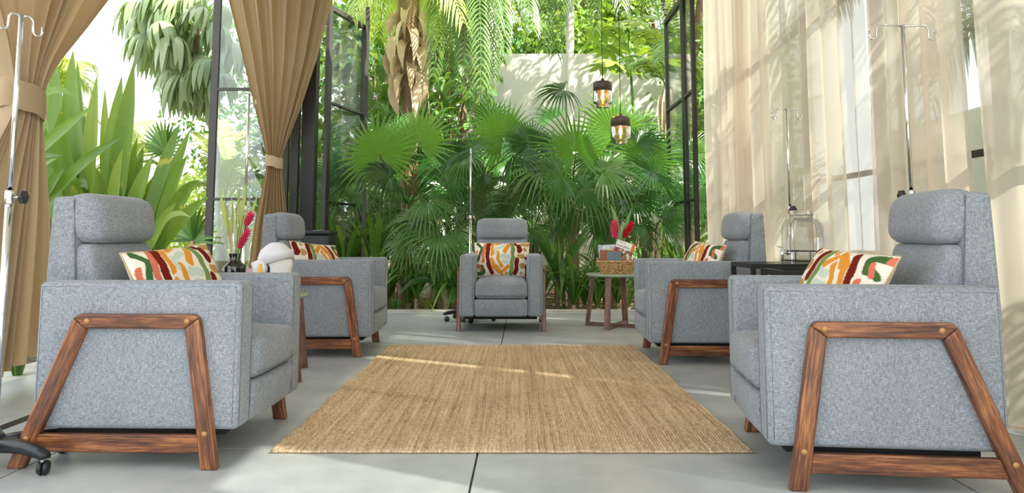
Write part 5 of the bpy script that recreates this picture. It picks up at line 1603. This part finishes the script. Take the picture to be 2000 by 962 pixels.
rosette('spiky yucca-like head showing at the top of the open side', 368, 8.6, 0, 0.5, 0.03, 92, name='yucca_head', zb=at(362, 40, 8.6).z - 0.3, stem=0.26, group=None,
        explicit=[(368 + 62 * math.cos(a), 30 - 62 * math.sin(a), 0.15 * math.sin(a * 3), 368 + 34 * math.cos(a), 30 - 36 * math.sin(a), 0.035) for a in [R_(t) for t in range(-40, 225, 13)]])
rosette('small spiky plant head between lily leaves and door leaf', 318, 8.3, 0, 0.5, 0.03, 93, name='yucca_head', zb=-0.1, stem=at(318, 300, 8.3).z + 0.1, group=None,
        explicit=[(318 + 42 * math.cos(a), 275 - 42 * math.sin(a), 0.1 * math.sin(a * 3), 318 + 22 * math.cos(a), 278 - 26 * math.sin(a), 0.03) for a in [R_(t) for t in range(-60, 245, 13)]])
rosette('dracaena with narrow blades below the big lily tips, near the door leaf', 378, 7.9, 0, 0.5, 0.03, 94, name='dracaena', zb=-0.1, stem=at(378, 470, 7.9).z + 0.1, group=None,
        explicit=[(372 + 55 * math.cos(a), 455 - 62 * math.sin(a), 0.1 * math.sin(a * 3), 374 + 25 * math.cos(a), 458 - 40 * math.sin(a), 0.035) for a in [R_(t) for t in range(-20, 205, 12)]])
feather_palm('pale feathery palm fronds behind the big lily', 95, 9.5, 205, [(120, 100, 180, 175, 0.0), (135, 90, 170, 130, -0.4), (60, 90, 10, 140, 0.2), (120, 160, 190, 240, -0.2), (95, 90, 100, 100, -0.6), (140, 160, 160, 260, 0.3), (60, 160, 20, 230, 0)], 95, tr=0.06, mat='pale_feather_leaf', leaflet=0.45, droop=0.7, width=0.03)
feather_palm('pale feathery palm low in the gap between lily and door leaf', 262, 10.0, 330, [(240, 250, 200, 290, 0.0), (280, 250, 330, 300, -0.3), (255, 230, 225, 240, 0.2), (290, 290, 345, 350, 0.1), (230, 290, 190, 340, 0.2), (270, 230, 290, 235, 0.5)], 96, tr=0.05, mat='pale_feather_leaf', leaflet=0.42, droop=0.6)
feather_palm('young feathery palm right outside the tall door leaf'.replace('right ', ''), 440, 9.2, 400, [(430, 290, 405, 330, 0.0), (450, 280, 500, 320, -0.3), (435, 260, 430, 235, 0.2), (470, 320, 540, 390, 0.1), (410, 330, 350, 370, 0.2), (450, 250, 470, 260, 0.5), (420, 290, 385, 260, 0.2)], 97, tr=0.045, mat='pale_feather_leaf', leaflet=0.36, droop=0.5)
feather_palm('young feathery palm beyond the steel corner post', 545, 9.6, 380, [(535, 250, 500, 290, 0.0), (560, 240, 610, 300, -0.3), (545, 200, 545, 190, 0.2), (580, 300, 640, 370, 0.1), (520, 320, 470, 350, 0.2), (550, 230, 580, 230, 0.5), (520, 260, 480, 230, 0.3)], 98, tr=0.045, mat='feather_leaf', leaflet=0.38, droop=0.5)
for k, (a0, b0, a1, b1, dd) in enumerate([((245), 250, 300, 325, 8.5), (265, 440, 300, 520, 7.6), (340, 440, 362, 520, 7.8)]):
    pass
# thin reeds through the door glass
rosette('reedy clump behind the tall door leaf, blades thin and upright', 470, 8.7, 40, 1.5, 0.018, 99, 0.45, 0.25, 'pale_feather_leaf', 0.05, name='reed_clump', group=None)
rosette('reedy clump in the gap beside the tall door leaf', 390, 8.9, 40, 1.4, 0.02, 100, 0.5, 0.3, 'pale_feather_leaf', 0.05, name='reed_clump', group=None)
rosette('reedy clump behind the dark vase and its dry grasses', 545, 8.6, 36, 1.3, 0.02, 101, 0.5, 0.3, 'strap_leaf', 0.05, name='reed_clump', group=None)
rosette('small leafy clump at the floor edge below the swept drape hem', 52, 4.45, 16, 0.45, 0.03, 102, 0.6, 0.4, 'strap_leaf', 0.03, name='sill_plant', group=None)
rosette('small bushy clump at the floor edge behind the star base stand', 20, 4.9, 16, 0.6, 0.04, 103, 0.6, 0.4, 'strap_leaf', 0.03, name='sill_plant', group=None)

# ------------------------------------------------------------------ trees closing the view
def tree_canopy(N, seed, leaf=0.12):
    r = np.random.default_rng(seed)
    # clumps on an ellipsoid
    cl = r.normal(size=(26, 3)); cl /= np.linalg.norm(cl, axis=1)[:, None]; cl *= (0.55 + 0.35 * r.random((26, 1)))
    which = r.integers(0, 26, N)
    P = cl[which] + r.normal(size=(N, 3)) * 0.17
    d = r.normal(size=(N, 3)); d[:, 2] -= 0.5; d /= np.linalg.norm(d, axis=1)[:, None]
    h = r.normal(size=(N, 3)); s = np.cross(d, h); s /= np.linalg.norm(s, axis=1)[:, None]
    return P, d, s
def garden_tree(label, c, rad, seed, N=4200, leaf=0.13, mat='tree_leaf', base_z=-0.12, tr=0.09):
    P, d, s = tree_canopy(N, seed)
    base = Vector((c[0], c[1], base_z))
    root = thing('garden_tree', label, 'tree', base, 0, 'leafy trees closing the garden view')
    P = P * np.array(rad) + (np.array(c) - np.array(base))
    P = P[:, None, :]
    L = leaf * (0.7 + 0.6 * np.random.default_rng(seed).random((N, 1)))
    a = P[:, 0]; V = np.stack([a, a + d * L * .5 + s * L * .26, a + d * L, a + d * L * .5 - s * L * .26], 1).reshape(-1, 3)
    me = bpy.data.meshes.new('foliage')
    F = np.arange(N * 4).reshape(N, 4)
    me.from_pydata(V.tolist(), [], F.tolist()); me.materials.append(M[mat])
    fo = link('foliage', me, root); fo['kind'] = 'stuff'
    cc = Vector(c)
    trunk(root, base, [base - UP * .1, (base + cc) / 2 + Vector((0.1, 0, 0)), cc], [tr * 1.2, tr, tr * .5])
    for k in range(5):
        a = k * 1.25 + seed
        t = cc + Vector((math.cos(a) * rad[0] * .6, math.sin(a) * rad[1] * .6, rad[2] * .45))
        b = MB(); b.tube([(base + cc) / 2 + Vector((0.1, 0, 0)), cc * .6 + t * .4, t], [tr * .5, tr * .35, tr * .15], 6)
        link('branch', mesh_of('branch', rel(b.v, base), b.f, 'trunk_bark'), root)
trees = [('tree rising over the white wall behind the slender pale trunk', (0.9, 15.2, 5.2), (2.0, 1.2, 1.7), 'tree_leaf'), ('tree over the wall top at the papaya sapling', (3.4, 15.5, 5.0), (2.2, 1.2, 1.8), 'tree_leaf'),
         ('tree behind the husk palm crown', (-1.9, 14.6, 4.3), (2.0, 1.2, 2.4), 'broad_leaf'), ('dense tree closing the gap behind the bifold doors', (-4.3, 14.5, 3.0), (2.2, 1.2, 2.6), 'broad_leaf'),
         ('low dense tree behind the bright upright fan', (-2.75, 13.6, 1.6), (1.7, 0.8, 1.7), 'broad_leaf'), ('low bushy tree beyond the reeds and door leaf', (-6.3, 14.8, 0.9), (2.6, 1.2, 1.5), 'tree_leaf'),
         ('low bushy tree far behind the big lily', (-10.2, 15.5, 0.9), (3.0, 1.2, 1.7), 'tree_leaf'), ('bushy tree far beyond the swept drape', (-13.5, 14.5, 1.4), (2.6, 1.2, 2.0), 'tree_leaf'),
         ('tree beyond the glass leaf at the curtain end', (3.6, 12.2, 2.6), (1.2, 0.9, 2.6), 'broad_leaf')]
trees.append(('tree crown overhanging the white wall above the frame top', (2.7, 11.7, 5.75), (2.5, 1.3, 0.95), 'tree_leaf'))
for k, (lb, c, rad, mt) in enumerate(trees): garden_tree(lb, c, rad, 200 + k, mat=mt, N=9000 if k in (0, 1, 2) else (2600 if k == 9 else 5600), leaf=0.17 if k in (0, 1, 2) else 0.13)

# ------------------------------------------------------------------ palms outside the sheer curtains
def side_palm(label, x, y, z, n, seed, L=1.8):
    r = random.Random(seed)
    base = Vector((x, y, -0.12)); top = Vector((x, y, z))
    root = thing('courtyard_palm', label, 'palm', base, 0, 'palms outside the sheer curtains')
    trunk(root, base, [base - UP * .1, (base + top) / 2, top], [0.08, 0.065, 0.06], rings=12)
    for k in range(n):
        a = k * 2.39996; e = r.uniform(0.1, 1.0); l = L * r.uniform(0.8, 1.15)
        dv = Vector((math.cos(a), math.sin(a), 0))
        C = top + dv * l * 0.5 + UP * (0.55 * l * math.sin(e)); T = top + dv * l * r.uniform(0.75, 0.95) + UP * (l * (0.1 * e - r.uniform(0.25, 0.6)))
        feather(root, base, top, C, T, 0.45, 24, 'feather_leaf', 0.6, 0.028, r, rach=0.014)
side_palm('palm whose fronds show through the thin sheer panel', 3.6, 4.9, 2.3, 9, 301, 1.2)
side_palm('palm outside behind the sunlit sheer curtain', 3.5, 3.0, 3.4, 7, 302, 1.15)
side_palm('palm outside behind the sheer curtain beside the open doors', 3.5, 6.6, 3.3, 7, 303, 1.15)
side_palm('tall palm outside, shading the sheer curtain beside the sun-dappled armchair', 3.7, 1.2, 3.9, 7, 304, 1.2)
side_palm('tall palm outside, shading the sheers behind the dispenser', 3.6, 4.4, 4.3, 7, 305, 1.25)
side_palm('low palm outside the last sheer curtain, its fronds faint through the cloth', 3.6, 2.6, 1.5, 9, 306, 1.2)
# boundary wall outside the sheers
mb = MB(); mb.box(6.6, 6.85, -4.0, 13.1, -0.2, 2.6)
struct('wall_side', mb.mesh('wall', 'white_render', False), 'white side wall beyond the sheer curtains')

# ------------------------------------------------------------------ leaf litter
r = np.random.default_rng(5)
N = 2600
x = r.uniform(-5, 3.5, N); y = r.uniform(8.15, 12.8, N)
a = r.uniform(0, 6.28, N); l = r.uniform(0.03, 0.12, N)
z = -0.10 + r.uniform(0, 0.05, N)
d = np.stack([np.cos(a), np.sin(a), r.uniform(-.2, .3, N)], 1); s = np.stack([-np.sin(a), np.cos(a), r.uniform(-.2, .3, N)], 1)
p = np.stack([x, y, z], 1)
V = np.stack([p, p + d * l[:, None] * .5 + s * l[:, None] * .2, p + d * l[:, None], p + d * l[:, None] * .5 - s * l[:, None] * .2], 1).reshape(-1, 3)
me = bpy.data.meshes.new('leaf_litter'); me.from_pydata(V.tolist(), [], np.arange(N * 4).reshape(N, 4).tolist()); me.materials.append(M['dry_litter'])
tag(link('leaf_litter', me), 'dry fallen leaves scattered on the garden soil', 'leaf litter', None, 'stuff')
